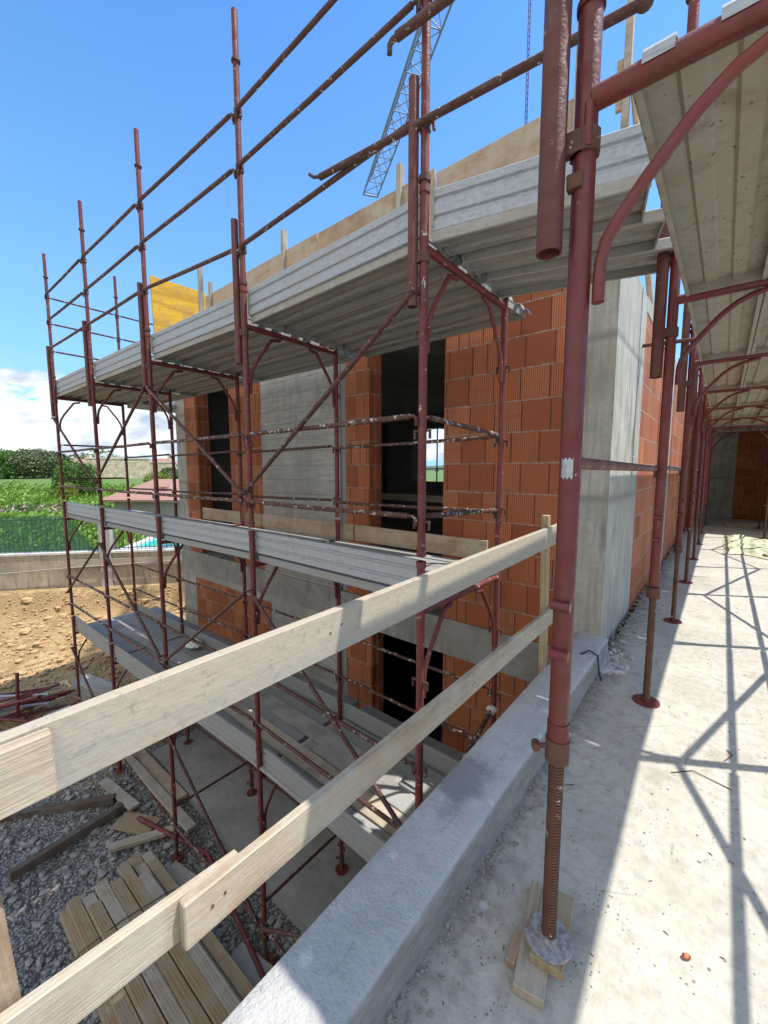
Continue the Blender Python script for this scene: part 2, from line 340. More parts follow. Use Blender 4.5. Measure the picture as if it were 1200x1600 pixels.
def ground_mat():
    q = NT('excavated_soil', .95); p = q.pos; s = q.sep(p)
    n = q.noise(p, .9, 8, .7); n2 = q.noise(p, 7, 7, .7)
    soil = q.mix(q.ramp(n, [(.35, 0.0), (.66, 1.0)]), (.30, .19, .085), (.56, .39, .195))
    soil = q.mix(q.ramp(n2, [(.45, 0.0), (.72, .7)]), soil, (.19, .115, .052))
    vc = q.sep(q.vor(p, 30, out='Color')); vd = q.vor(p, 30)
    vc2 = q.sep(q.vor(p, 75, out='Color')); vd2 = q.vor(p, 75)
    gr = q.mix(vc[0], (.15, .148, .142), (.40, .385, .36)); gr = q.mix(q.math('MULTIPLY', vc2[0], .5), gr, (.45, .43, .39))
    gr = q.mix(q.ramp(vd, [(.35, 0.0), (.6, .85)]), gr, (.065, .062, .058))
    gr = q.mix(q.ramp(n2, [(.5, 0.0), (.7, .4)]), gr, (.19, .165, .13))
    f = q.ramp(q.math('ADD', q.math('MULTIPLY', s[0], .30), q.math('ADD', q.math('MULTIPLY', n, 1.2), 2.10)), [(.36, 0.0), (.62, 1.0)])
    sb = q.math('ADD', q.math('MULTIPLY', s[0], .764), q.math('ADD', q.math('MULTIPLY', s[1], -.644), 13.50))
    sb = q.math('ADD', sb, q.math('MULTIPLY', q.math('SUBTRACT', n2, .5), 1.6)); bk = q.ramp(q.math('MULTIPLY', sb, .25), [(.07, 0.0), (.12, .7), (.20, .5), (.30, 0.0)])
    soil = q.mix(bk, soil, (.20, .13, .06))
    q.col(q.mix(f, soil, gr))
    q.bump(q.math('SUBTRACT', q.math('MULTIPLY', n2, 1.2), q.math('ADD', vd, q.math('MULTIPLY', vd2, .5))), .03, .9); return q.m
M['ground'] = ground_mat()
def leaf_mat(name, c, c2):
    q = NT(name, .6); r = q.geo.outputs['Random Per Island']
    k = q.mix(r, c, c2); k = q.mix(q.math('MULTIPLY', q.noise(q.pos, 1.2, 3), .6), k, tuple(x * .6 for x in c)); q.col(k)
    q.b.inputs['Subsurface Weight'].default_value = 0.0
    tr = q.n('ShaderNodeBsdfTranslucent'); q.inp(tr.inputs[0], k); mx = q.n('ShaderNodeMixShader'); mx.inputs[0].default_value = .3
    q.l(q.b.outputs[0], mx.inputs[1]); q.l(tr.outputs[0], mx.inputs[2]); q.l(mx.outputs[0], q.t.nodes['Material Output'].inputs[0]); return q.m
M['leaf_bright'] = leaf_mat('bright_leaves', (.14, .27, .03), (.27, .43, .06))
M['leaf_mid'] = leaf_mat('green_leaves', (.075, .17, .025), (.15, .27, .045))
M['leaf_dark'] = leaf_mat('dark_leaves', (.05, .10, .025), (.09, .16, .04))
M['leaf_grey'] = leaf_mat('olive_leaves', (.12, .155, .075), (.20, .235, .13))
M['leaf_yellow'] = leaf_mat('yellow_green_leaves', (.19, .24, .03), (.30, .33, .06))
M['petal'] = leaf_mat('pale_petals', (.65, .35, .36), (.75, .66, .62))
M['bark'] = plain('tree_bark', (.10, .075, .05), .9)
M['grass'] = plain('garden_grass', (.10, .17, .035), .95, 0, .4, 1.5)
M['dryfield'] = plain('far_field', (.16, .17, .07), .95, 0, .4, .02)
M['mesh'] = None
# ------------------------------------------------------------------ names for places along the scaffold
ORD = ['leftmost', 'second from left', 'third from left', 'fourth from left', 'nearest']
BAY = ['far left bay', 'second bay from left', 'third bay from left', 'fourth bay from left', 'nearest bay']
PO = [(-8.5, 1.803), (-6.7, 1.842), (-4.9, 1.887), (-3.1, 1.943), (-1.3, 1.9)]
FWID = [.977, 1.012, 1.049, 1.023, 1.045]
LV = [('top', 2.63), ('middle', .63), ('lowest', -1.37)]
RS = .0235
# ------------------------------------------------------------------ scaffold frames of the facade scaffold
def frame_proto(r=RS, w=1.03, low=-1.67, high=.30, mat=None, knee=.30, drop=.42, side=True):
    root = empty('scaffold_frame'); mat = mat or M['steel_worn']
    for y in (0, w):
        m = MB(); m.tube([(0, y, low), (0, y, high)], r, 12)
        m.tube([(0, y, high - .035), (0, y, high)], r * 1.22, 12); m.tube([(0, y, low), (0, y, low + .05)], r * 1.15, 12)
        m.build('post', mat, root)
        # little wedge lugs that take the rails
        for z in (-.42, -.96, -1.47):
            b = MB(); s = 1 if y == 0 else -1
            b.tube([(-.055, y, z), (.055, y, z)], .0085, 8); b.tube([(.05, y, z - .004), (.05, y, z - .045)], .008, 8)
            b.tube([(-.05, y, z - .004), (-.05, y, z - .045)], .008, 8)
            b.build('lug', M['brace'], root)
    MB().tube([(0, r * .6, 0), (0, w - r * .6, 0)], r * .95, 12).build('crossbar', mat, root)
    for s in (1, -1):
        y0 = 0 if s == 1 else w
        pts = [(0, y0 + s * (knee + .05), -r * 1.6), (0, y0 + s * knee, -r * 2.0), (0, y0 + s * knee * .86, -.055), (0, y0 + s * knee * .35, -drop * .62),
               (0, y0 + s * (r + .030), -drop * .84), (0, y0 + s * (r + .016), -drop), (0, y0 + s * (r + .012), -drop - .12)]
        MB().tube(pts, r * .62, 10).build('knee_brace', mat, root)
    return root
proto = frame_proto()
first = True
for i, (x, y) in enumerate(PO):
    for ln, z in LV:
        o = proto if first else copy_tree(proto); first = False
        o.location = (x, y, z); o.scale = (1, FWID[i] / 1.03, 1)
        under = {'top': 'under the high deck', 'middle': 'under the middle deck', 'lowest': 'under the lowest deck'}[ln]
        tag(o, 'red steel portal frame %s, %s of five' % (under, ORD[i]), 'scaffold frame', 'portal frames of the facade scaffold')
# second row going round the far end of the building
def gposts(root_loc, zlo, zhi, lugs, label, sleeve=None, r=RS, sd=(-.052, -.03), grp='guard posts above the high deck'):
    x, y = root_loc; root = empty('guard_post', (x, y, zlo)); h = zhi - zlo
    MB().tube([(0, 0, 0), (0, 0, h)], r * .96, 12).build('post', M['steel_worn'], root)
    MB().tube([(0, 0, h - .36), (0, 0, h - .345)], r * 1.5, 10).build('joint_ring', M['brace'], root)
    MB().tube([(0, 0, .02), (0, 0, .05)], r * 1.35, 12).build('joint_ring', M['brace'], root)
    for z in lugs:
        b = MB(); z = z - zlo
        b.tube([(-.06, -.005, z), (.06, -.005, z)], .010, 8); b.tube([(.052, -.005, z + .01), (.058, -.005, z - .05)], .009, 8)
        b.tube([(-.05, -.005, z + .01), (-.05, -.005, z - .05)], .009, 8); b.tube([(0, 0, z - .03), (0, 0, z + .03)], r * 1.25, 10)
        b.build('lug', M['brace'], root)
    if sleeve:
        a, b2 = sleeve
        t = MB().pipe((sd[0], sd[1], a - zlo), (sd[0], sd[1], b2 - zlo), r * 1.16).build('sleeve_tube', M['sleeve'], root)
        c = MB(); zz = a - zlo + .22
        c.box(sd[0] * .9, .0, -.034, -.012, zz, zz + .05); c.tube([(0, 0, zz), (0, 0, zz + .05)], r * 1.3, 10)
        c.build('clamp', M['rust'], t)
    tag(root, label, 'guard post', grp); return root
TOPZ = [4.86, 4.95, 4.955, 4.945, 4.95]
for i, (x, y) in enumerate(PO):
    gposts((x, y), 2.93, TOPZ[i], (4.22, 3.82, 3.22 if i > 2 else 3.37),
           'tall red guard post with side sleeve above the high deck, %s of five' % ORD[i], (2.33, 3.45))
gposts((-8.5, 2.78), 2.93, 4.86, (4.2, 3.8, 3.37), 'thin red guard post at the far corner, seen past the high deck')
def base_jack(x, y, z0, z1, label, grp, rp=.075, rs=.018, thread=False, round_=True):
    root = empty('screw_jack', (x, y, z0)); h = z1 - z0
    m = MB(); m.tube([(0, 0, .006), (0, 0, h)], rs, 12)
    if thread:
        k = int(h / .0095)
        for j in range(k): m.tube([(0, 0, .012 + j * .0095), (0, 0, .012 + j * .0095 + .0052)], rs * 1.13, 14)
    m.build('spindle', M['rust'], root)
    p = MB(); p.tube([(0, 0, 0), (0, 0, .008)], rp, 24); p.tube([(0, 0, .008), (0, 0, .02)], rs * 1.5, 14)
    p.build('base_plate', M['plate'] if thread else M['steel_worn'], root)
    nb = MB(); nb.tube([(0, 0, h - .045), (0, 0, h + .02)], rs * 1.75, 14)
    nb.tube([(-.02, -.012, h - .005), (-.05, -.03, h - .008)], .007, 10); nb.tube([(-.045, -.042, h - .008), (-.055, -.018, h - .008)], .012, 12)
    nb.build('wing_nut', M['rust'], root)
    tag(root, label, 'screw jack', grp); return root
GZ = lambda i: [-2.82, -3.05, -3.32, -3.28, -3.30][i]
for i, (x, y) in enumerate(PO):
    base_jack(x, y, GZ(i), -3.0 if GZ(i) < -3.05 else GZ(i) + .1, 'rusty screw jack on the gravel under the outer posts, %s of five' % ORD[i], 'screw jacks at the pit bottom')
    base_jack(x, y + FWID[i], -3.148, -3.0, 'rusty screw jack on the concrete footing under inner posts, %s of five' % ORD[i], 'screw jacks at the pit bottom')
# ------------------------------------------------------------------ rails and braces
def rail(a, b, label, grp, mat='rail', r=.0165, hooks=True, name='guard_rail', sag=0.0):
    a = Vector(a); b = Vector(b); d = (b - a).normalized(); m = MB()
    mid = (a + b) / 2 + Vector((0, 0, -sag))
    if hooks:
        dn = Vector((0, 0, -1))
        pts = [a + dn * .055, a + dn * .012 + d * .002, a + d * .02, a + d * .06]
        m.tube(pts, r * .62, 8); m.tube([a + d * .05, mid, b - d * .05], r, 10); m.tube([b - d * .06, b - d * .02, b + dn * .012 - d * .002, b + dn * .055], r * .62, 8)
    else: m.tube([a, mid, b], r, 10)
    o = m.build(name, M[mat]); tag(o, label, {'guard_rail': 'guard rail', 'diagonal_brace': 'brace', 'ledger': 'ledger'}.get(name, 'rail'), grp); return o
g = 'guard rails above the high deck'
lev = [('upper', [4.219, 4.233, 4.235, 4.22, 4.22]), ('middle', [3.826, 3.813, 3.823, 3.818, 3.80]), ('lower', [3.40, 3.378, 3.364, 3.225, 3.25])]
for nm, zs in lev:
    for b in range(4):
        (x0, y0), (x1, y1) = PO[b], PO[b + 1]
        rail((x0 + .02, y0 + (-.03 if nm != 'x' else .03), zs[b]), (x1 - .02, y1 - .03, zs[b + 1]), '%s red guard rail against the sky, %s above high deck' % (nm, BAY[b]), g, 'brace', .0165, True, sag=.004)
rail((-1.28, 1.87, 4.22), (.35, 1.87, 4.2), 'upper guard rail leaving the picture at the top edge, nearest bay', g, 'brace')
rail((-1.49, 1.84, 3.68), (.35, 1.84, 3.55), 'thick guard rail with a bent hook end, crossing the nearest tall post', g, 'brace', .024)
rail((-2.05, 1.845, 3.266), (-.35, 1.885, 3.15), 'thick lower guard rail with hooked left end and a knob by the big post', g, 'brace', .019, False)
hk = MB(); hk.tube([(-2.04, 1.845, 3.266), (-2.09, 1.83, 3.275), (-2.12, 1.82, 3.30)], .010, 8); hk = hk.build('hook', M['brace'])
m = MB(); m.blob((-.33, 1.885, 3.15), .032, (1, 1, 1), 3, 10, 6, .02); kn = m.build('rail_knob', M['brace'])
for o in COL.objects:
    if o.get('label', '').startswith('thick lower guard rail'): kn.parent = o; hk.parent = o
for nm, z in (('upper', 4.2), ('middle', 3.8), ('lower', 3.37)):
    rail((-8.5, 1.82, z), (-8.5, 2.76, z), '%s end rail at far corner, from leftmost post toward the building' % nm, g, 'brace', .015)
    if nm != 'lower': rail((-8.5, 2.80, z), (-8.5, 4.7, z), '%s end rail going on behind the yellow panel' % nm, g, 'brace', .015)
g = 'guard rails of the middle deck'
for nm, z0, z1 in (('upper', 1.75, 1.75), ('lower', 1.19, 1.19)):
    for b in range(4):
        (x0, y0), (x1, y1) = PO[b], PO[b + 1]
        rail((x0 + .02, y0 - .03, z0), (x1 - .02, y1 - .03, z1), 'cement splashed %s outer guard rail over middle deck, %s' % (nm, BAY[b]), g, 'rail', .0165, sag=.006)
        rail((x0 + .02, y0 + FWID[b] - .03, z0 - .07), (x1 - .02, y1 + FWID[b + 1] - .03, z1 - .05), '%s inner rail close to the wall over middle deck, %s' % (nm, BAY[b]), g, 'rail' if b == 3 else 'brace', .0145, sag=.004)
    rail((-1.3, 1.92, z0), (-1.3, 2.92, z1 - .04), 'splashed %s end rail across the nearest end of middle deck' % nm, g, 'rail', .0165)
    rail((-8.5, 1.82, z0 + .12), (-8.5, 2.78, z1 + .12), '%s end rail across the far left end of middle deck' % nm, g, 'brace', .0145)
g = 'guard rails of the lowest deck'
for nm, z in (('upper', -.32), ('lower', -.80)):
    for b in range(4):
        (x0, y0), (x1, y1) = PO[b], PO[b + 1]
        rail((x0 + .02, y0 - .03, z), (x1 - .02, y1 - .03, z), 'rusty %s outer guard rail over lowest deck, %s' % (nm, BAY[b]), g, 'rail' if b < 2 else 'brace', .0165, sag=.005)
        rail((x0 + .02, y0 + FWID[b] - .03, z + .03), (x1 - .02, y1 + FWID[b + 1] - .03, z + .03), 'rusty %s inner rail by the wall over lowest deck, %s' % (nm, BAY[b]), g, 'rail', .0145, sag=.005)
rail((-1.28, 1.87, -.79), (-.86, 1.87, -.79), 'short rail stub running into the terrace wall, lowest deck', g, 'brace')
rail((-1.3, 1.92, -.80), (-1.3, 2.92, -.45), 'slanting end rail with orange rust patches at nearest end, lowest deck', g, 'rail', .018)
g = 'diagonal braces of the facade scaffold'
def brace(i, zi, j, zj, label, dy=-.055):
    (x0, y0), (x1, y1) = PO[i], PO[j]; s = 1 if x1 > x0 else -1
    m = MB(); a = Vector((x0 + .03 * s, y0 + dy, zi)); b = Vector((x1 - .03 * s, y1 + dy, zj)); d = (b - a).normalized()
    m.tube([a, b], .0165, 10); o = m.build('diagonal_brace', M['brace'])
    for q in (a, b):
        MB().tube([q + Vector((0, .05, 0)) - d * .0, q + Vector((0, -.028, 0))], .012, 8).build('pin', M['rust'], o)
    tag(o, label, 'brace', g)
brace(0, 2.30, 1, 1.28, 'diagonal brace from leftmost post top down to second post, middle storey')
brace(2, 2.35, 1, 1.28, 'diagonal brace from third post top down to second post, middle storey')
brace(2, 2.35, 3, 1.25, 'diagonal brace from third post top down to fourth post, middle storey')
brace(4, 2.40, 3, 1.28, 'long splashed diagonal brace across the concrete panel, nearest middle storey bay')
brace(1, .42, 0, -.62, 'diagonal brace below middle deck, from second post down to leftmost')
brace(1, .42, 2, -.72, 'diagonal brace below middle deck, from second post down to third')
brace(3, .40, 2, -.78, 'diagonal brace below middle deck, from fourth post down to third')
brace(3, .42, 4, -.80, 'diagonal brace below middle deck, from fourth post down to nearest')
brace(0, -1.60, 1, -2.6, 'diagonal brace near the soil, from leftmost post down to second')
brace(2, -1.60, 1, -2.7, 'diagonal brace near the lumber, from third post down to second')
brace(2, -1.62, 3, -2.85, 'diagonal brace over the footing, from third post down to fourth')
brace(4, -1.62, 3, -2.85, 'diagonal brace over the footing, from nearest post down to fourth')
g = 'ledgers near the pit bottom'
for b in range(4):
    (x0, y0), (x1, y1) = PO[b], PO[b + 1]
    rail((x0, y0 - .03, max(GZ(b) + .35, -2.85)), (x1, y1 - .03, -2.85), 'low outer ledger just above the gravel, %s' % BAY[b], g, 'rail', .0165, False, 'ledger')
    rail((x0, y0 + FWID[b], -2.75), (x1, y1 + FWID[b + 1], -2.75), 'low inner ledger above the concrete footing, %s' % BAY[b], g, 'brace', .0165, False, 'ledger')
for i, (x, y) in enumerate(PO):
    rail((x, y, -2.65), (x, y + FWID[i], -2.65), 'low cross tube between outer and inner posts, %s of five' % ORD[i], g, 'brace', .016, False, 'ledger')
# ------------------------------------------------------------------ decks
def plank_proto(L, w, mat, hookmat=None, ribs=2, hooks=True, hz=-.055, rd=.030):
    root = empty('deck_plank'); t = .004; h = .058
    m = MB()
    prof = [(.022, -h), (.006, -h), (.002, -h + .004), (.002, -.004), (.006, 0), (w - .006, 0), (w - .002, -.004), (w - .002, -h + .004), (w - .006, -h), (w - .022, -h)]
    m.strip(prof, -t, L)
    for k in range(ribs):
        y = w * (k + 1) / (ribs + 1)
        m.strip([(y - .034, -.0045), (y - .024, -rd), (y + .024, -rd), (y + .034, -.0045)], .002, L - .02, .01)
    for x in (.004, L - .012): m.box(x, x + .008, .008, w - .008, -h + .003, -.0045)
    m.build('deck_surface', mat, root)
    if hooks:
        for x, s in ((0, -1), (L, 1)):
            for y in (w * .33, w * .73):
                hk = MB(); n = 7
                pr = []
                for a in range(n):
                    q = pi * a / (n - 1); pr.append((x + s * (.028 - .032 * cos(q)), hz + .036 * sin(q)))
                vs = []
                for px, pz in pr: vs += [(px, y, pz), (px, y + .06, pz), (px, y, pz + .007), (px, y + .06, pz + .007)]
                fs = []
                for a in range(n - 1):
                    b = a * 4; c = b + 4
                    fs += [(b, b + 1, c + 1, c), (b + 2, c + 2, c + 3, b + 3), (b, c, c + 2, b + 2), (b + 1, b + 3, c + 3, c + 1)]
                fs += [(0, 2, 3, 1), (n * 4 - 4, n * 4 - 3, n * 4 - 1, n * 4 - 2)]
                hk.add(vs, fs); hk.build('hook', hookmat or M['galv'], root)
    return root
PLACE3 = ['outermost', 'second from outside', 'third from outside', 'innermost, beside the wall']
def lay(x0, y0, x1, y1, z, offs, w, mat, what, bay, grp, cat='deck plank', hooks=True):
    L = sqrt((x1 - x0) ** 2 + (y1 - y0) ** 2); rz = math.atan2(y1 - y0, x1 - x0); p = None
    n = len(offs)
    for k, off in enumerate(offs):
        p2 = plank_proto(L - .06, w, mat, hooks=hooks) if p is None else copy_tree(p); p = p2 if p is None else p
        p2.location = (x0 + .03 - sin(rz) * off, y0 + cos(rz) * off, z + random.uniform(-.002, .002)); p2.rotation_euler = (0, 0, rz)
        nm = PLACE3[k] if k < n - 1 or n == 4 else PLACE3[3]
        tag(p2, '%s, %s, %s' % (what, nm, bay), cat, grp)
XE = [(-8.62, 1.80)] + PO[1:] 
for b in range(4):
    (x0, y0), (x1, y1) = XE[b], PO[b + 1]
    lay(x0, y0, x1, y1, 2.715, (.04, .39, .74, 1.09), .345, M['galv_under'], 'galvanised plank of the high deck', BAY[b], 'planks of the high deck')
    lay(x0, y0, x1 + (.02 if b == 3 else 0), y1, .715, (.04, .375, .71), .33, M['galv_top'], 'dusty plank of the middle deck', BAY[b], 'planks of the middle deck', hooks=False)
    lay(x0, y0, x1, y1, -1.285, (.04, .375, .71, 1.085), .33, M['galv_top'], 'dirty plank of the lowest deck', BAY[b], 'planks of the lowest deck', hooks=False)
for k, (ya, yb, xb_) in enumerate(((1.925, 2.145, -.31), (2.215, 2.47, -.305), (2.505, 2.80, -.28))):   # these three lie askew, fanning towards the terrace
    q_ = plank_proto(sqrt((xb_ + 1.27) ** 2 + (yb - ya) ** 2), .318, M['galv_under'], hooks=False); q_.location = (-1.27 + .02 * k, ya, 2.712 - .003 * k); q_.rotation_euler = (0, 0, math.atan2(yb - ya, xb_ + 1.27))
    tag(q_, 'galvanised plank of the high deck lying askew beside the big post, %s of three' % ('outer', 'middle', 'inner')[k], 'deck plank', 'planks of the high deck')
lay(-1.3, 1.9, -.86, 1.9, -1.285, (.04, .375, .71, 1.085), .33, M['galv_top'], 'short plank of the lowest deck', 'at the terrace wall', 'planks of the lowest deck', hooks=False)
def toeboard(x0, y0, x1, y1, z, h, mat, label, grp):
    L = sqrt((x1 - x0) ** 2 + (y1 - y0) ** 2); rz = math.atan2(y1 - y0, x1 - x0)
    root = empty('toe_board', (x0, y0, z), rz)
    pr = [(.026, 0), (.006, 0), (0, .006), (0, h * .24), (.011, h * .28), (.011, h * .34), (0, h * .38), (0, h * .66), (.011, h * .70), (.011, h * .76), (0, h * .80), (0, h - .006), (.006, h), (.026, h)]
    MB().strip(pr, -.0025, L - .05, .025).build('board', mat, root)
    for x in (.02, L - .034):
        MB().box(x, x + .014, -.004, .02, h * .1, h * .95).build('end_bracket', M['galv_under'], root)
    tag(root, label, 'toe board', grp)
for b in range(4):
    (x0, y0), (x1, y1) = XE[b], PO[b + 1]
    toeboard(x0, y0 + .026, x1, y1 + .026, 2.708, .212, M['galv'], 'ribbed galvanised toe board along the high deck edge, %s' % BAY[b], 'toe boards of the high deck')
    toeboard(x0, y0 + .026, x1, y1 + .026, .735, .19, M['galv'], 'ribbed galvanised toe board along the middle deck edge, %s' % BAY[b], 'toe boards of the middle deck')
    toeboard(x0, y0 + .026, x1, y1 + .026, -1.265, .19, M['galv_top'], 'dusty toe board along the lowest deck edge, %s' % BAY[b], 'toe boards of the lowest deck')
toeboard(-1.29, 1.92, -.29, 2.16, 2.706, .212, M['galv'], 'ribbed galvanised toe board of the high deck beside the big post', 'toe boards of the high deck')
toeboard(-1.3, 1.93, -.86, 1.93, -1.265, .19, M['galv_top'], 'short dusty toe board of lowest deck running into terrace wall', 'toe boards of the lowest deck')
# end scaffold piece round the far corner of the building
t = empty('deck_plank', (-8.55, 2.9, 2.66), 0)
MB().box(0, .62, 0, 4.2, -.055, 0).build('deck_surface', M['galv_under'], t); MB().box(-.03, .0, -.02, 4.2, -.06, .16).build('edge_board', M['galv'], t)
tag(t, 'far end deck seen under the high deck, going round the building corner', 'deck plank')
# wooden things on the decks
def board(p0, p1, w, t, mat, name, label, cat, grp=None, roll=0.0, bev=.003, warp=0.0):
    # a sawn board: p0->p1 runs along its lower edge centre line, w is its height (roll 0 = on edge), t its thickness
    p0 = Vector(p0); p1 = Vector(p1); d = p1 - p0; L = d.length; m = MB()
    n = max(1, int(L / .35)) if warp else 1; vs = []; fs = []
    for i in range(n + 1):
        x = L * i / n; wv = warp * (noise.noise(Vector((x * .9 + p0.x * 3, p0.y * 2, p0.z))) if warp else 0)
        for (yy, zz) in ((-t / 2, 0), (t / 2, 0), (t / 2, w), (-t / 2, w)): vs.append((x, yy + wv, zz + wv * .3))
    for i in range(n):
        a = i * 4; b = a + 4
        fs += [(a, b, b + 1, a + 1)[::-1], (a + 1, b + 1, b + 2, a + 2)[::-1], (a + 2, b + 2, b + 3, a + 3)[::-1], (a + 3, b + 3, b, a)[::-1]]
    fs += [(0, 1, 2, 3)[::-1], (n * 4, n * 4 + 1, n * 4 + 2, n * 4 + 3)]
    m.add(vs, fs)
    o = m.build(name, M[mat], bevel=bev)
    X = d.normalized(); Z = Vector((0, 0, 1)) if abs(X.z) < .95 else Vector((0, 1, 0)); Y = Z.cross(X).normalized(); Z = X.cross(Y)
    R = Matrix((X, Y, Z)).transposed() @ Matrix.Rotation(roll, 3, 'X')
    o.matrix_world = Matrix.Translation(p0) @ R.to_4x4()
    tag(o, label, cat, grp); return o
gb = 'brown boards on the inner side of the middle deck'
for (a, b), nm in zip((((-6.0, 2.93), (-4.55, 2.985)), ((-4.53, 2.985), (-2.92, 3.0)), ((-2.90, 3.0), (-1.42, 2.985))), ('far', 'middle', 'near')):
    board((a[0], a[1] + .03, .725), (b[0], b[1] + .03, .722), .165, .026, 'ply', 'wooden_toe_board', 'brown wooden toe board on inner edge of middle deck, %s of three' % nm, 'board', gb, warp=.006)
gl = 'loose boards lying on the lowest deck'
for k, (a, b, w, mt) in enumerate((((-8.3, 2.42), (-5.0, 2.62), .22, 'dustboard'), ((-5.6, 2.75), (-2.0, 2.70), .20, 'dustboard'), ((-4.6, 2.40), (-1.4, 2.36), .2, 'plank_grey'), ((-3.2, 2.13), (-.95, 2.16), .2, 'dustboard'), ((-2.9, 2.60), (-.92, 2.56), .2, 'dustboard'))):
    board((a[0], a[1], -1.262 + .0 * k), (b[0], b[1], -1.262), w, .028, mt, 'loose_board', ('long brown board warped on lowest deck, far left half', 'grey dusty board on lowest deck beside the wall', 'pale weathered board along the middle of lowest deck', 'dusty board at the outer side of lowest deck, near terrace', 'short dusty board by the doorway at the near end of lowest deck')[k], 'board', gl, roll=radians(90), warp=.012)
for b in range(4):
    (x0, y0), (x1, y1) = PO[b], PO[b + 1]
    toeboard(x0, y0 + FWID[b] + .02, x1, y1 + FWID[b + 1] + .02, -1.27, .17, M['galv_top'], 'dull grey inner toe board by the wall on lowest deck, %s' % BAY[b], 'inner toe boards of the lowest deck')
toeboard(-1.3, 2.97, -.87, 2.97, -1.27, .17, M['galv_top'], 'short inner toe board on lowest deck beside the doorway bricks', 'inner toe boards of the lowest deck')
m = MB(); m.blob((0, 0, .06), .16, (1, .7, .4), 5, 12, 7, .12); o = m.build('plastic_sack', M['white'], loc=(-6.1, 2.75, -1.26)); tag(o, 'small white plastic sack lying on the lowest deck', 'sack')
# ------------------------------------------------------------------ the building under construction
B = empty('building_under_construction', (0, 0, 0))
tag(B, 'unfinished two storey building of orange clay blocks and raw concrete', 'building')
def part(name, mat, *boxes, label=None):
    m = MB()
    for b in boxes: m.box(*b)
    o = m.build(name, mat, B)
    if label: o['label'] = label
    return o
YF = 3.5; T = .24
ZT = 2.955
def jamb(x, z0, z1):
    bx = [(x - .05, x - .002, 3.51, 3.735, z0, z1)]
    for k, (d, w_) in enumerate(((.0, .05), (.06, .035), (.105, .05), (.165, .06))): bx.append((x - .004, x + (.016, .008, .02, .012)[k], 3.506 + d, 3.506 + d + w_, z0, z1))
    part('ribbed_jamb', M['bricky'], *bx)
def fin(name, mat, x0, x1, z0, z1, y0=YF, y1=YF + T): return part(name, mat, (x0, x1, y0, y1, z0, z1))
# upper storey, left to right
fin('concrete_column', M['conc_col'], -8.02, -7.66, -.05, ZT, 3.497)
fin('brick_pier', M['brickx'], -7.66, -7.23, -.05, ZT)
jamb(-7.23, -.05, ZT)
fin('brick_pier', M['brickx'], -6.12, -5.23, -.05, ZT)
fin('concrete_wall', M['conc'], -5.23, -3.60, -.05, ZT, 3.494)
part('grey_joint_strip', M['galv_top'], (-3.60, -3.50, 3.52, 3.7, -.05, ZT))
fin('brick_pier', M['brickx'], -3.50, -3.15, -.05, ZT)
jamb(-3.15, -.05, ZT)
fin('brick_wall', M['brickx'], -2.137, -.893, -.05, ZT)
# floor band between the storeys
part('floor_slab', M['conc_slab'], (-8.02, -.67, 3.488, 15.8, -.43, -.054))
# lower storey
ZB = -3.15
fin('concrete_column', M['conc_col'], -8.02, -7.5, ZB, -.43, 3.497)
fin('brick_panel', M['brickx'], -7.5, -5.1, ZB, -.53)
fin('concrete_beam', M['conc'], -7.5, -5.1, -.53, -.43, 3.49)
fin('concrete_wall', M['conc'], -5.1, -3.62, ZB, -.43, 3.494)
part('grey_joint_strip', M['galv_top'], (-3.62, -3.52, 3.52, 3.7, ZB, -.43))
fin('brick_pier', M['brickx'], -3.52, -3.12, ZB, -.43)
jamb(-3.12, ZB, -.43)
fin('brick_wall', M['brickx'], -2.11, -.893, ZB, -.43)
# corner column and the long side along the terrace
part('corner_column', M['conc_col'], (-.893, -.664, 3.496, 4.78, -.43, 3.10))
part('brick_wall', M['bricky'], (-.96, -.668, 4.78, 7.3, -.05, 2.98))
part('concrete_pilaster', M['conc_col'], (-.96, -.661, 7.3, 7.75, -.05, 2.98))
part('brick_wall', M['bricky'], (-.96, -.668, 7.75, 11.3, -.05, 2.98))
part('concrete_pilaster', M['conc_col'], (-.96, -.661, 11.3, 11.75, -.05, 2.98))
part('brick_wall', M['bricky'], (-.96, -.668, 11.75, 15.8, -.05, 2.98))
part('ring_beam', M['conc_col'], (-.96, -.662, 4.78, 15.8, 2.98, 3.12))
# roof slab and inner faces
part('roof_slab', M['conc_slab'], (-8.02, -.97, 3.52, 15.8, 2.957, 3.098))
# back wall of this block with window openings that show daylight
xa, xb, za, zb2 = -6.85, -5.2, 1.14, 2.25
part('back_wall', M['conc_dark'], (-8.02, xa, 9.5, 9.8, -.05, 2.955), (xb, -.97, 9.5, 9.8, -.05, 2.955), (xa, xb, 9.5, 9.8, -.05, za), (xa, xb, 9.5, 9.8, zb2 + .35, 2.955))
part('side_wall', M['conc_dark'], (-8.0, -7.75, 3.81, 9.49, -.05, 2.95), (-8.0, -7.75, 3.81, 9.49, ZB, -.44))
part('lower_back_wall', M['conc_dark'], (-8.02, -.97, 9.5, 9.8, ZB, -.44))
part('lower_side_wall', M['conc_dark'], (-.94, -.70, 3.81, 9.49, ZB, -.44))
part('end_side_wall', M['conc_dark'], (1.5, 1.8, 12.2, 15.98, 0, 3.12))  # unseen wall added to block the sun and darken the passage end
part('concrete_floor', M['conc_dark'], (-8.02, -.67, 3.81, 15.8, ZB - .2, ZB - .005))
o = board((-5.6, 5.2, .98), (-2.0, 5.0, .98), .10, .03, 'plank_warm', 'inside_board', 'pale board spanning the dark room behind the tall opening', 'board')
o = board((-2.9, 4.3, .02), (-2.4, 4.7, .45), .12, .025, 'white', 'white_sheet', 'small white sheet leaning inside the dark room, low right of opening', 'sheet')
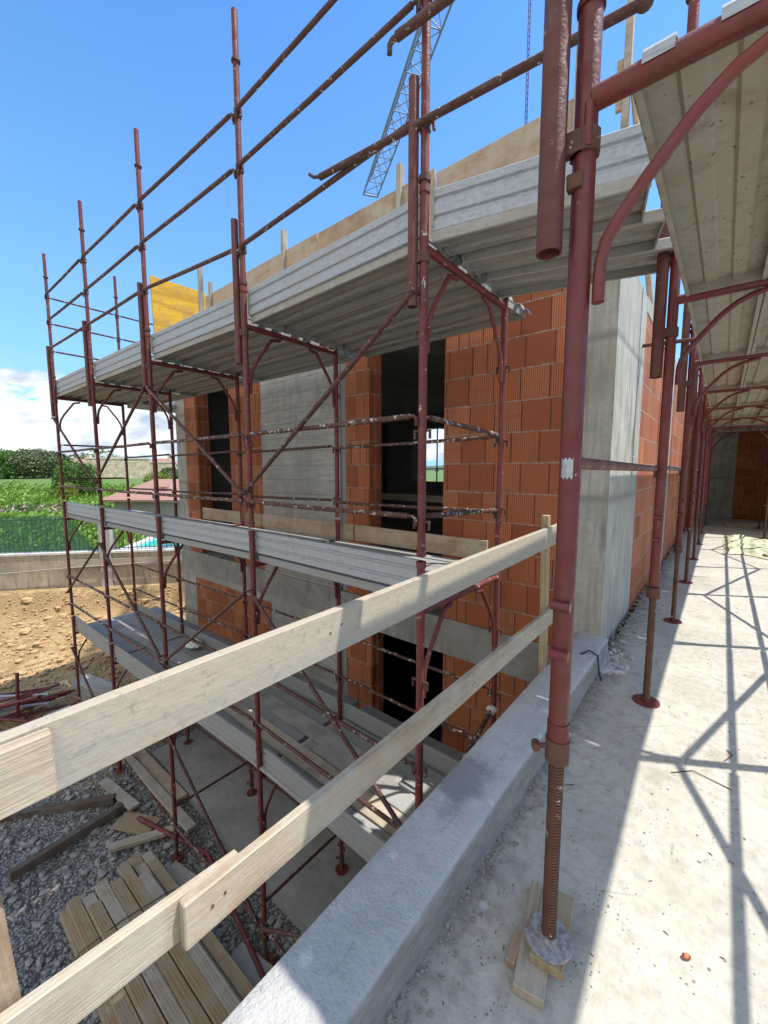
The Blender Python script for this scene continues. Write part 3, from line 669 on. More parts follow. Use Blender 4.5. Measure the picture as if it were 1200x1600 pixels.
# far terrace block that closes the corridor
part('end_wall', M['conc_col'], (-.66, .28, 16.0, 16.3, 0, 3.1))
part('end_brick_pillar', M['brickx'], (.28, 1.25, 15.99, 16.3, 0, 3.1))
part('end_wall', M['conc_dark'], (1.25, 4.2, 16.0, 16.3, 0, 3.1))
part('roof_overhang', M['conc_slab'], (-.66, 4.2, 12.7, 16.6, 3.13, 3.35))  # hidden slab added above the deck to put the far floor in shade
# ------------------------------------------------------------------ roof-edge shuttering
gf = 'shuttering boards on the roof edge'
SH = [(-6.6, -5.6), (-5.58, -3.9), (-3.88, -2.25), (-2.23, -.93)]
for k, (a, b) in enumerate(SH):
    z1 = (4.24, 4.26, 4.25, 4.20)[k]
    z2 = (4.29, 4.26, 4.22, 4.17)[k]
    o = board((a, 3.46, 3.10), (b, 3.46, 3.10), z1 - 3.10, .027, 'ply', 'shuttering_board', 'brown shuttering board standing on the roof edge, %s of four' % ['leftmost', 'second', 'third', 'rightmost'][k], 'shuttering board', gf)
gs = 'wooden stakes along the roof edge'
for k, (x, zt) in enumerate(((-6.75, 4.77), (-6.42, 4.40), (-5.62, 4.42), (-4.54, 4.50), (-2.66, 4.45), (-1.0, 4.72))):
    board((x, 3.41, 3.1), (x + .01, 3.41, zt), .07 if k != 1 else .05, .055, 'plank_grey' if k != 5 else 'plank_warm', 'wooden_stake', 'wooden stake rising above the roof edge shuttering, %s' % ['beside the yellow panel', 'short one right of the yellow panel', 'left of the fourth tall post', 'between fourth and nearest tall posts', 'by the nearest sleeve tube', 'behind the big red post'][k], 'stake', gs)
o = board((-7.72, 3.08, 3.72), (-7.72, 4.05, 3.74), 1.03, .027, 'yellow', 'yellow_panel', 'bright yellow shuttering panel standing at the far roof corner', 'panel')
# wooden prop on the roof
t = empty('roof_prop', (-1.19, 6.0, 3.1)); MB().box(-.04, .04, -.04, .04, 0, 4.6).build('upright', M['plank_grey'], t)
MB().tube([(.42, .1, 0), (.06, .0, 3.0)], .035, 6).build('strut', M['ply'], t); MB().box(-.11, -.045, -.03, .03, 2.7, 3.25).build('cleat', M['ply'], t)
tag(t, 'tall whitish timber prop with slanting strut on the roof', 'prop')
# ------------------------------------------------------------------ terrace, kerb
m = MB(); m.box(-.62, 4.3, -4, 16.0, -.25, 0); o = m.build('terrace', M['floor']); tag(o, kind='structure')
m = MB(); nx, ny = 8, 420; L0, L1 = -3.0, 3.5; W0, W1 = -.84, -.61; vs = []; 
prof = [(-.845, -.30), (-.843, .05), (-.842, .125), (-.836, .133), (-.79, .137), (-.74, .138), (-.69, .137), (-.64, .135), (-.619, .133), (-.612, .127), (-.607, .06), (-.598, .012), (-.585, -.02)]
k = len(prof)
for j in range(ny + 1):
    y = L0 + (L1 - L0) * j / ny
    for (x, z) in prof:
        nz = noise.noise(Vector((x * 9, y * 7, z * 9))) * .006 + noise.noise(Vector((x * 40, y * 34, z * 30))) * .0025
        vs.append((x + nz * .8, y, z + nz))
fs = [(j * k + i, j * k + i + 1, (j + 1) * k + i + 1, (j + 1) * k + i) for j in range(ny) for i in range(k - 1)]
m.add(vs, [f[::-1] for f in fs], True); m.add(vs[-k:], [tuple(range(k))[::-1]])
o = m.build('concrete_kerb', M['kerb']); tag(o, 'rough pale concrete kerb along the terrace edge', 'kerb')
o = MB().box(-.835, -.63, -4, 3.48, -3.4, -.26).build('terrace_wall', M['conc']); tag(o, 'raw concrete wall carrying the terrace, below the kerb', 'wall')
# rubble and grit (nobody could count it)
def rocks(name, mat, n, gen, label, cat):
    m = MB()
    for i in range(n):
        x, y, z, r = gen(i); m.blob((x, y, z + r * .3), r, (random.uniform(.7, 1.3), random.uniform(.7, 1.3), random.uniform(.4, .8)), i, 5, 3, .3)
    o = m.build(name, mat); tag(o, label, cat, None, 'stuff'); return o
M['grit'] = plain('grit', (.30, .285, .25), .95, 0, .45, 20)
M['grit2'] = plain('brown_crumbs', (.16, .13, .10), .95, 0, .5, 30)
M['stone'] = plain('grey_stone', (.36, .345, .32), .9, 0, .5, 9)
def gen1(i):
    if i % 3 == 0: y = random.uniform(3.0, 9); x = -.655 + abs(random.gauss(0, .07)); r = random.uniform(.004, .016)
    elif i % 3 == 1: y = random.uniform(.5, 3.6); x = -.6 + abs(random.gauss(0, .035)); r = random.uniform(.003, .010)
    else: y = random.uniform(.6, 12); x = random.uniform(-.6, 1.2); r = random.uniform(.0015, .0055)
    return x, y, 0, r
rocks('grit', M['grit'], 2200, gen1, 'grey grit and crumbs along the foot of kerb and wall', 'grit')
def gen2(i):
    y = 3.15 + abs(random.gauss(0, .22)); x = -.62 + random.gauss(0, .08); return min(x, -.45), y, .0, random.uniform(.006, .03)
rocks('rubble', M['parapet'], 260, gen2, 'broken mortar rubble at the foot of the corner column', 'rubble')
m = MB(); rn = random.Random(11)
for i in range(220):
    y = rn.uniform(.6, 7); x = rn.uniform(-.58, .9) if i % 3 else -.58 + abs(rn.gauss(0, .12)); a = rn.uniform(0, pi); L = rn.uniform(.002, .008); w_ = rn.uniform(.0008, .002)
    c_, s_ = cos(a), sin(a)
    m.add([(x - c_ * L - s_ * w_, y - s_ * L + c_ * w_, .001), (x - c_ * L + s_ * w_, y - s_ * L - c_ * w_, .001), (x + c_ * L + s_ * w_, y + s_ * L - c_ * w_, .002), (x + c_ * L - s_ * w_, y + s_ * L + c_ * w_, .002), (x, y, .0045)], [(0, 1, 4), (1, 2, 4), (2, 3, 4), (3, 0, 4)])
o = m.build('splinters', M['grit2']); tag(o, 'dark splinters and crumbs strewn over the terrace floor', 'debris', None, 'stuff')
m = MB(); m.blob((0, 0, .006), .013, (1.2, .8, .6), 4, 6, 4, .25); o = m.build('brick_fragment', M['brickx'], loc=(.01, 1.40, .002), rot=(0, 0, .6), bevel=.003); tag(o, 'small orange brick fragment on the sunny floor', 'brick fragment')
m = MB(); m.tube([(-.70, 3.05, .14), (-.66, 3.12, .155), (-.60, 3.10, .14), (-.57, 3.02, .05), (-.55, 3.0, .012)], .006, 8); o = m.build('black_cable', plain('black_rubber', (.02, .02, .02), .6)); tag(o, 'short black cable end curling over the kerb near the column', 'cable')
for k, (a, b, c) in enumerate((((-.10, 2.28), (-.02, 2.36), (.12, 2.33)), ((-.52, 1.9), (-.47, 1.87), (-.44, 1.90)), ((.10, 2.55), (.13, 2.62), (.11, 2.66)), ((-.36, 7.0), (-.2, 6.9), (-.05, 7.0)))):
    m = MB(); m.tube([(*a, .003), (*b, .006), (*c, .003)], .0022, 6); o = m.build('wire_offcut', M['rust'])
    tag(o, 'thin rusty wire offcut on the terrace floor, %s' % ['straddling the shadow edge', 'beside the kerb near the threaded jack', 'in the sun', 'far along the wall'][k], 'wire', 'wire offcuts')
# ------------------------------------------------------------------ terrace scaffold (corridor)
CX0, CX1 = -.28, .77
CY = [1.14 + 1.78 * k for k in range(8)]
CN = ['nearest', 'second', 'third', 'fourth', 'fifth', 'sixth', 'seventh', 'farthest']
def corr_frame():
    root = empty('scaffold_frame'); r = .0265; w = CX1 - CX0
    for x in (0, w):
        m = MB(); m.tube([(x, 0, -1.66), (x, 0, .30)], r, 18); m.tube([(x, 0, -1.66), (x, 0, -1.58)], r * 1.10, 18)
        m.tube([(x, 0, .27), (x, 0, .30)], r * 1.2, 18); m.tube([(x, 0, .20), (x, 0, .215)], r * 1.2, 18)
        p = m.build('post', M['steel'], root)
        s = 1 if x == 0 else -1
        for z in (-1.24, -1.375):
            b = MB(); b.tube([(x - r * .9, -r * 1.12, z), (x + r * .95, -r * 1.12, z)], .014, 12); b.build('lug', M['steel'], p)
        b = MB(); b.box(x - r * 1.15, x + r * .2, -r * 1.25, -r * .4, -.20, -.165); b.build('lug', M['rust'], p)
        b = MB(); b.tube([(x + s * .012, -r * .9, -.115), (x + s * .012, -r * .9, -.02)], .010, 10); b.build('pin', M['steel_worn'], p)
    MB().tube([(r * .6, 0, 0), (w - r * .6, 0, 0)], r * .95, 18).build('crossbar', M['steel'], root)
    for s in (1, -1):
        x0 = 0 if s == 1 else w
        pts = [(.46, -.026), (.42, -.034), (.38, -.043), (.33, -.056), (.28, -.078), (.22, -.125), (.14, -.215), (.085, -.285), (.058, -.33), (.048, -.375), (.046, -.42), (.046, -.47)]
        MB().tube([(x0 + s * px, 0, pz) for px, pz in pts], .0145, 14).build('knee_brace', M['steel'], root)
    return root
cp = corr_frame()
for k, y in enumerate(CY):
    o = cp if k == 0 else copy_tree(cp)
    zb = 2.33 if k == 0 else 2.41
    o.location = (CX0 + (-.03 if k == 0 else 0), y, zb)
    tag(o, ('big dark red portal frame on the terrace in front, with threaded foot' if k == 0 else 'dark red portal frame of the terrace passage, %s from the front' % CN[k]), 'scaffold frame', 'portal frames of the terrace passage')
    xx = CX0 + (-.03 if k == 0 else 0)
    for x, nm in ((xx, 'inner'), (CX1, 'outer')):
        zf = .05 if (k == 0 and nm == 'inner') else 0.0
        if k == 0 and nm == 'inner':
            base_jack(x, y, .062, .68, 'rusty threaded jack with round plate standing on wooden offcuts', 'screw jacks on the terrace', .066, .0185, True)
        else:
            base_jack(x, y, .002, .72, 'screw jack on the terrace, %s row, under %s passage frame' % (nm, CN[k]), 'screw jacks on the terrace', .075, .0195)
    gposts((xx, y), zb + .30, zb + 1.9, (), 'upper %s post carrying on above the %s passage frame' % ('red', CN[k]), (1.99, 3.2) if k < 5 else None, .0265, (-.062, -.045) if k == 0 else (-.06, -.02), 'upper posts of the terrace passage')
# silver tape on the front post, a chalked numeral on the nearest facade post, dried mortar on an inner post
m = MB(); vs = []; n = 9
for j in range(2):
    for i in range(n + 1):
        a = -pi * .68 + pi * .34 * i / n; vs.append(((.0278 + .001 * (i % 2)) * cos(a), (.0278 + .001 * (i % 2)) * sin(a), -.90 + .050 * j + .004 * sin(i * 2.1 + j)))
m.add(vs, [(i, i + 1, n + 2 + i, n + 1 + i) for i in range(n)], True); tp = m.build('silver_tape', M['galv'], cp)
fr = None
for o in COL.objects:
    if o.get('label', '') == 'red steel portal frame under the high deck, nearest of five': fr = o
vv = Vector((1.3, -1.9, 0)).normalized(); sdv = Vector((-vv.y, vv.x, 0)); b0 = vv * (RS + .0012)
P4 = lambda x, z: tuple(b0 + sdv * x + Vector((0, 0, z)))
m = MB(); z0 = -.215
m.tube([P4(.002, z0 + .055), P4(-.009, z0 + .018), P4(.011, z0 + .020)], .0016, 6); m.tube([P4(.005, z0 + .038), P4(.005, z0)], .0016, 6)
m.build('chalk_numeral', M['white'], fr)
for k, (z, rr) in enumerate(((-.46, .034), (-.02, .026))):
    m = MB(); m.blob((0, -.02, 0), rr, (1, .9, 1.1), 8 + k, 9, 6, .35); m.blob((.025, -.03, .02), rr * .6, (1, .9, .8), 12 + k, 8, 5, .35)
    o = m.build('mortar_lump', M['lime'], loc=(-1.3, 2.935, z)); tag(o, 'white dried mortar lump stuck on the nearest inner post, %s one' % ('lower bigger' if k == 0 else 'upper smaller'), 'mortar', 'mortar lumps on the inner post')
# timber under the front jack
board((-.318, .997, .002), (-.380, 1.325, .002), .030, .083, 'plank_warm', 'packing_board', 'split grey wooden offcut under the front jack, lower one', 'board')
board((-.297, 1.073, .033), (-.328, 1.31, .033), .027, .092, 'plank_new', 'packing_board', 'yellowish wooden offcut right under the round jack plate', 'board')
board((-.385, 1.04, .002), (-.392, 1.14, .002), .024, .03, 'ply', 'packing_board', 'small brown wood chip wedged left of the jack offcuts', 'board')
gd = 'planks roofing the terrace passage'
for k in range(7):
    y0, y1 = CY[k], CY[k + 1]; p = None
    for j in range(3):
        x = -.225 + j * .3362
        if p is None:
            p = plank_proto(y1 - y0 - .06, .335, M['galv_perf'], M['galv'], rd=.014); q = p
        else: q = copy_tree(p)
        z = 2.388 if k == 0 else 2.470
        q.location = (x + .335, y0 + .03, z); q.rotation_euler = (0, 0, pi / 2)
        if k == 0: q.rotation_euler = (0, -.046, pi / 2)
        tag(q, 'perforated steel plank roofing the passage, %s bay, %s' % (CN[k], ['wall side', 'middle', 'open side'][j]), 'deck plank', gd)
gr = 'rails of the terrace passage'
for k in range(7):
    y0, y1 = CY[k], CY[k + 1]
    rail((CX1 + .03, y0, 1.60), (CX1 + .03, y1, 1.60), 'upper outer rail of the passage, %s bay' % CN[k], gr, 'brace', .018)
    rail((CX1 + .03, y0, 1.10), (CX1 + .03, y1, 1.10), 'lower outer rail of the passage, %s bay' % CN[k], gr, 'brace', .018)
    a, b = (2.15, .75) if k % 2 else (.75, 2.15)
    rail((CX1 + .05, y0, a), (CX1 + .05, y1, b), 'diagonal brace on the open side of the passage, %s bay' % CN[k], gr, 'brace', .018, False, 'diagonal_brace')
    if k in (0, 1, 3): rail((CX0 - .03, y0, 1.47), (CX0 - .03, y1, 1.46), 'rail on the wall side of the passage, %s bay' % CN[k], gr, 'rail' if k else 'sleeve', .017)
rail((-.66, 4.62, 2.62), (-.22, 4.62, 2.60), 'short wall tie tube between the corner column and a passage post', gr, 'sleeve', .018, False)
# ------------------------------------------------------------------ edge protection planks in front
board((-.822, -1.4, .895), (-.822, 2.885, .972), .126, .026, 'plank_film', 'guard_plank', 'long weathered guard plank with cement film, upper one in front', 'plank', 'guard planks above the kerb', warp=.004)
board((-.795, -1.4, .915), (-.795, .130, .938), .104, .024, 'plank_warm', 'guard_plank', 'short layered plank overlapping the upper guard plank at left', 'plank', 'guard planks above the kerb')
board((-.82, .318, .433), (-.82, 2.87, .438), .108, .026, 'plank_warm', 'guard_plank', 'knotty lower guard plank ending at the big post', 'plank', 'guard planks above the kerb', warp=.003)
board((-.847, -1.0, .53), (-.847, .455, .428), .105, .024, 'plank_warm', 'guard_plank', 'lower left guard plank spliced behind the knotty one', 'plank', 'guard planks above the kerb')
board((-.862, 2.72, .02), (-.862, 2.66, 1.16), .045, .045, 'plank_new', 'wooden_stake', 'pale wooden stake holding both guard planks beside the column', 'stake')
board((-.885, .0, .0), (-.885, -.04, .755), .10, .03, 'ply', 'wooden_stake', 'brown wooden stake at the bottom left corner of picture', 'stake')
for o in [q for q in COL.objects if q.name.startswith('guard_plank')]:
    L = max(v.co.x for v in o.data.vertices); rn = random.Random(len(o.name) + int(L * 50))
    for fx in ((.06, .09, L * .5, L * .51, L - .14, L - .16) if L > 2 else (L - .1, L - .08, L * .6)):
        y = -.0150; z = rn.uniform(.02, .085)
        MB().tube([(fx, y + .004, z), (fx, y, z)], .0035, 8).build('nail', M['rust'], o)
# ------------------------------------------------------------------ pit: ground, footing, timber
WA = Vector((-16.19, 1.75)); WD = Vector((3.33, 3.95)).normalized(); WN = Vector((.764, -.644))
def sdist(x, y): return (x - WA.x) * WN.x + (y - WA.y) * WN.y
def sm(t): t = max(0, min(1, t)); return t * t * (3 - 2 * t)
def gz(x, y):
    s = sdist(x, y)
    z = -2.08 - .55 * sm((s - .45) / .8) - .28 * sm((s - 1.0) / 5.0) - .45 * sm((s - 5.0) / 4.0)
    a = min(1, max(0, s / .4)) 
    z += (noise.noise(Vector((x * .7, y * .7, 0))) * .10 + noise.noise(Vector((x * 2.1, y * 2.1, 5))) * .10 + noise.noise(Vector((x * 5, y * 5, 9))) * .05) * a * (1 if s < 7 else .35)
    if -9.3 < x < 0 and 1.0 < y: z = min(z, -2.82 - .48 * sm((x + 8.5) / 2.5))
    return z
m = MB(); vs = []; nu, nv = 150, 130
for j in range(nv + 1):
    for i in range(nu + 1):
        x = -24 + 24.6 * (i / nu) ; y = -12 + 26 * (j / nv)
        s = sdist(x, y); vs.append((x, y, gz(x, y) if s > -.3 else -2.6))
m.add(vs, [(j * (nu + 1) + i, j * (nu + 1) + i + 1, (j + 1) * (nu + 1) + i + 1, (j + 1) * (nu + 1) + i) for j in range(nv) for i in range(nu)], True)
o = m.build('ground', M['ground']); tag(o, kind='structure')
o = MB().box(-8.6, -.85, 2.36, 3.49, -3.6, -3.15).build('concrete_footing', M['pad']); tag(o, 'low concrete footing strip along the building base', 'footing')
def gen3(i):
    while 1:
        x = random.uniform(-7.6, -1.4); y = random.uniform(-.3, 2.3)
        if i % 7 == 0: return x, y, gz(x, y) - .005, random.uniform(.02, .055)
        return x, y, gz(x, y) - .004, random.uniform(.008, .022)
rocks('gravel', M['stone'], 6500, gen3, 'loose grey gravel covering the pit floor', 'gravel')
M['clod'] = plain('soil_clod', (.48, .33, .17), .95, 0, .45, 6)
def gen4(i):
    while 1:
        x = random.uniform(-17, -8); y = random.uniform(-3, 6)
        if .5 < sdist(x, y) < 9 and not (x > -9 and y > 1.6): return x, y, gz(x, y), random.uniform(.012, .05) * (2.4 if i % 17 == 0 else 1)
rocks('soil_clods', M['clod'], 5200, gen4, 'crumbly clods scattered over the ochre excavation slope', 'soil')
# stack of planks on the gravel
gw = 'sawn boards stacked on the gravel'
names = ['front edge', 'second from front', 'third from front', 'fourth from front', 'fifth from front', 'sixth from front', 'seventh from front', 'rear']
xs = [-4.98, -5.02, -4.93, -5.05, -4.88, -5.0, -5.1, -5.02]
for k in range(8):
    y = .80 + .112 * k
    board((xs[k], y, -3.20), (xs[k] + 2.35, y + .03, -3.20), .1, .1, ['plank_new', 'plank_warm', 'plank_new'][k % 3], 'stacked_board', 'thick yellow board in the lower layer of the stack, %s' % names[k], 'board', gw)
for k in range(7):
    y = .86 + .115 * k + (.02 if k > 4 else 0); dx = (.0, .12, .05, .22, .02, .15, .30)[k]
    board((xs[k] + dx, y, -3.094), (xs[k] + dx + 2.3, y + .05, -3.092), .055 if k != 2 else .10, .105 if k != 2 else .03, ['plank_new', 'plank_grey', 'plank_dark', 'plank_new', 'plank_new', 'plank_warm', 'plank_new'][k], 'stacked_board', '%s board in the upper layer of the stack, %s' % ('dark' if k == 2 else 'pale', names[k]), 'board', gw)
for k in range(5):
    y = .98 + .112 * k; dx = (.3, .1, .2, .05, .35)[k]
    board((-5.0 + dx, y, -3.036), (-2.75 + dx, y + .05, -3.034), .05, .105, ['plank_new', 'plank_warm', 'plank_new', 'plank_new', 'plank_grey'][k], 'stacked_board', 'board on the very top of the stack, %s' % names[k], 'board', gw)
m = MB(); m.tube([(-4.35, .72, -3.14), (-4.32, .76, -3.02), (-4.28, 1.1, -2.97), (-4.22, 1.5, -2.975), (-4.2, 1.72, -3.06), (-4.2, 1.76, -3.2)], .006, 6); o = m.build('binding_wire', M['plank_dark']); tag(o, 'dark wire tied across the stack of boards', 'wire')
gt = 'timbers lying on the gravel'
board((-7.35, .35, gz(-7, .5) + .0), (-6.35, 1.66, -3.26), .12, .09, 'plank_dark', 'loose_beam', 'dark beam lying farther left on the gravel', 'beam', gt)
board((-6.05, .50, -3.28), (-6.15, 1.72, -3.27), .11, .09, 'plank_dark', 'loose_beam', 'dark beam lying nearer on the gravel', 'beam', gt)
board((-6.85, 1.66, -3.2), (-5.95, 1.78, -3.2), .04, .13, 'plank_grey', 'loose_beam', 'short grey board across the ends of the two dark beams', 'board', gt)
board((-5.58, 1.36, -3.26), (-5.2, 2.05, -3.25), .05, .11, 'plank_warm', 'loose_beam', 'short pale board behind the stack of boards', 'board', gt)
board((-8.2, 1.98, -3.05), (-5.0, 2.12, -3.2), .05, .12, 'plank_grey', 'loose_beam', 'long grey board beside the footing on the gravel', 'board', gt)
board((-7.6, 2.2, -3.15), (-5.6, 2.26, -3.2), .05, .16, 'plank_warm', 'loose_beam', 'brown board against the footing edge', 'board', gt)
board((-6.0, 1.60, -3.27), (-5.5, 1.85, -3.27), .02, .28, 'plank_new', 'plywood_offcut', 'square yellowish plywood offcut on the gravel', 'plywood', gt)
board((-4.75, 1.62, -3.295), (-4.25, 1.72, -3.295), .05, .42, 'plank_grey', 'concrete_tile', 'flat grey slab under the third scaffold post', 'slab', gt)
board((-3.35, 1.6, -3.295), (-2.6, 1.75, -3.295), .05, .55, 'dustboard', 'concrete_tile', 'flat dull slab under the fourth scaffold post', 'slab', gt)
m = MB(); m.tube([(-5.75, 1.75, -3.2), (-4.55, 2.1, -3.22)], .028, 12); o = m.build('red_tube', M['steel_worn']); tag(o, 'red steel tube lying on the gravel among boards', 'tube')
m = MB(); m.tube([(-4.55, 2.1, -3.2), (-2.3, 1.72, -3.25)], .024, 10); o = m.build('red_tube', M['steel_worn']); tag(o, 'thin red tube lying under the outer ledgers', 'tube')
# stack of grey planks near the leftmost posts, heap of tubes at far left
for k in range(5):
    board((-9.3 + .05 * (k % 2), 2.0 + .0 * k, -2.78 + .055 * k), (-7.2 + .08 * (k % 3), 2.55, -2.80 + .055 * k), .05, .42 - .03 * k, 'dustboard' if k % 2 else 'plank_grey', 'stacked_plank', 'grey scaffold plank in the low pile by the leftmost posts, %s' % ['bottom', 'second up', 'middle', 'second from top', 'top'][k], 'plank', 'planks piled by the leftmost posts')
c0 = on(12, 1118, 'z', -2.72)
for k in range(18):
    a = Vector((c0.x + random.uniform(-.35, .35), c0.y + random.uniform(-.35, .3), gz(c0.x, c0.y) + .04 + .028 * k))
    d = Vector((.55 + random.uniform(-.25, .25), .75 + random.uniform(-.3, .3), random.uniform(-.05, .28))).normalized()
    m = MB(); m.tube([a - d * .75, a + d * .75], .024, 10); o = m.build('heaped_tube', M['steel' if k % 4 else 'galv']); tag(o, '%s tube in the heap at the left picture edge' % ('red' if k % 4 else 'grey') if k == 0 else None, 'tube', 'tubes heaped at the left picture edge')
    if k: o['label'] = 'scaffold tube in the jumbled heap at the left picture edge'
    else: o['label'] = 'scaffold tube in the jumbled heap at the left picture edge'
m = MB(); m.tube([(c0.x + .2, c0.y + .1, c0.z), (c0.x + .15, c0.y + .15, c0.z + .75)], .026, 10); o = m.build('heaped_tube', M['steel']); tag(o, 'upright red tube standing out of the heap at the left edge', 'tube')
# ------------------------------------------------------------------ garden beyond: wall, fence, pool, plants
def along(u, off=0.0): q = WA + WD * u - WN * off; return q
def wbox(m, u0, u1, o0, o1, z0, z1):
    vs = []
    for z in (z0, z1):
        for (u, oo) in ((u0, o0), (u1, o0), (u1, o1), (u0, o1)): q = along(u, oo); vs.append((q.x, q.y, z))
    m.add(vs, [(0, 3, 2, 1), (4, 5, 6, 7), (0, 1, 5, 4), (1, 2, 6, 5), (2, 3, 7, 6), (3, 0, 4, 7)])
    return m
W = empty('garden_wall', (WA.x, WA.y, -2.2)); W.matrix_world = Matrix.Translation((0, 0, 0))
m = MB(); wbox(m, -9, 9.5, 0, .3, -2.9, -1.06); m.build('wall_body', M['wallc'], W)
m = MB(); wbox(m, -9, 9.5, -.03, .33, -1.058, -1.0); m.build('coping', M['lime'], W)
tag(W, 'stained concrete retaining wall between pit and garden', 'wall')
m = MB(); wbox(m, -9, 9, -.42, -.12, -2.6, -2.22); o = m.build('wall_footing', M['clod']); tag(o, 'earth coloured ledge at the foot of the retaining wall', 'footing')
o = MB(); wbox(o, 1.9, 5.2, -.06, -.035, -1.45, -1.22); o = o.build('ledge_board', M['plank_grey']); tag(o, 'grey board fixed along the retaining wall top', 'board')
m = MB(); m.tube([(*along(-3, -.08), -1.75), (*along(2, -.1), -1.45), (*along(9, -.1), -1.2)], .02, 6); o = m.build('wall_pipe', M['galv_under']); tag(o, 'thin grey conduit sloping along the retaining wall', 'pipe')
pil = MB(); wbox(pil, 2.75, 3.05, -.05, .28, -2.2, -.12); o = pil.build('fence_pillar', M['conc_col']); tag(o, 'pale square concrete pillar at the end of green mesh', 'pillar')
# green shade mesh fence
q = NT('green_shade_net', .9); k = q.mix(q.noise(q.map(q.pos, (1, 1, 3)), 2.5, 5), (.012, .07, .045), (.03, .12, .08)); q.col(k)
tr = q.n('ShaderNodeBsdfTransparent'); mx = q.n('ShaderNodeMixShader'); gx = q.sep(q.pos)
q.l(q.ramp(q.noise(q.pos, 30, 2), [(.3, .2), (.7, .5)]), mx.inputs[0]); q.l(q.b.outputs[0], mx.inputs[1]); q.l(tr.outputs[0], mx.inputs[2]); q.l(mx.outputs[0], q.t.nodes['Material Output'].inputs[0]); M['net'] = q.m
F = empty('mesh_fence', (0, 0, 0)); tag(F, 'garden fence of dark bars, its left part covered with green shade net', 'fence')
m = MB(); n = 40; vs = []
for i in range(n + 1):
    u = -9 + 11.55 * i / n; zt = .10 + .015 * sin(i * 1.3) - (.0 if u < 1.9 else (u - 1.9) * 1.6)
    for z in (-.97, (zt - .97) / 2, zt):
        a = along(u, .10 + .02 * sin(i * 2.1 + z * 3)); vs.append((a.x, a.y, z))
m.add(vs, [(i * 3 + j, i * 3 + 3 + j, i * 3 + 4 + j, i * 3 + 1 + j) for i in range(n) for j in range(2)], True); m.build('shade_net', M['net'], F)
M['iron'] = plain('dark_iron', (.03, .032, .035), .6)
m = MB()
for i in range(150):
    u = -9 + 18.4 * i / 149; a = along(u, .16); m.box(a.x - .007, a.x + .007, a.y - .007, a.y + .007, -1.0, .02)
for z in (-.93, -.02):
    m.tube([(*along(-9, .16), z), (*along(9.4, .16), z)], .014, 6)
m.build('bar_panel', M['iron'], F)
# garden ground rising gently to the horizon, far hills
def gg(x, y):
    s = -sdist(x, y); return -1.16 + 1.91 * sm((s - 3) / 42) + .25 * sm((s - 60) / 600)
m = MB(); vs = []; us = [-900, -300, -100, -60, -40, -28, -20, -14, -9, -5, -2, 1, 4, 7, 10, 14, 20, 28, 40, 60, 100, 300, 900]; os_ = [.25, .6, 1.5, 3, 5, 8, 12, 16, 20, 25, 30, 36, 44, 60, 90, 150, 300, 700, 1800]
for oo in os_:
    for u in us: a = along(u, oo); vs.append((a.x, a.y, gg(a.x, a.y)))
nu = len(us)
m.add(vs, [(j * nu + i, j * nu + i + 1, (j + 1) * nu + i + 1, (j + 1) * nu + i) for j in range(len(os_) - 1) for i in range(nu - 1)], True)
o = m.build('garden_ground', M['grass']); tag(o, kind='structure')
M['hill'] = plain('wooded_hill', (.06, .085, .05), .95, 0, .3, .02)
m = MB(); vs = []; n = 90
for i in range(n + 1):
    a = radians(60 + 130 * i / n); R = 900
    h = 6 + 14 * abs(noise.noise(Vector((i * .13, 3, 0)))) + 4 * noise.noise(Vector((i * .9, 1, 0)))
    for (rr, z) in ((R - 120, .9), (R, .9 + h * .75), (R + 60, 1.2 + h), (R + 300, .5)): vs.append((rr * cos(a), rr * sin(a), z))
m.add(vs, [(i * 4 + j, i * 4 + 4 + j, i * 4 + 5 + j, i * 4 + 1 + j) for i in range(n) for j in range(3)], True); o = m.build('hills', M['hill']); tag(o, kind='structure')
# pool
q = NT('pool_water', .08); q.col(q.mix(q.noise(q.pos, 1.5, 3), (.03, .40, .42), (.06, .52, .52))); q.bump(q.noise(q.pos, 6, 3), .01, .3); M['pool'] = q.m
m = MB(); wbox(m, 3.4, 11.5, .6, 5.0, -1.2, -1.06); o = m.build('pool_water', M['pool']); tag(o, kind='structure')
pl = MB()
for (a, b, c, d) in ((3.1, 12, .33, .6), (3.1, 12, 5.0, 5.2), (3.1, 3.4, .6, 5.0), (11.5, 12, .6, 5.0)): wbox(pl, a, b, c, d, -1.3, -1.01)
o = pl.build('pool_coping', M['lime']); tag(o, 'white stone rim around the turquoise pool', 'pool rim')
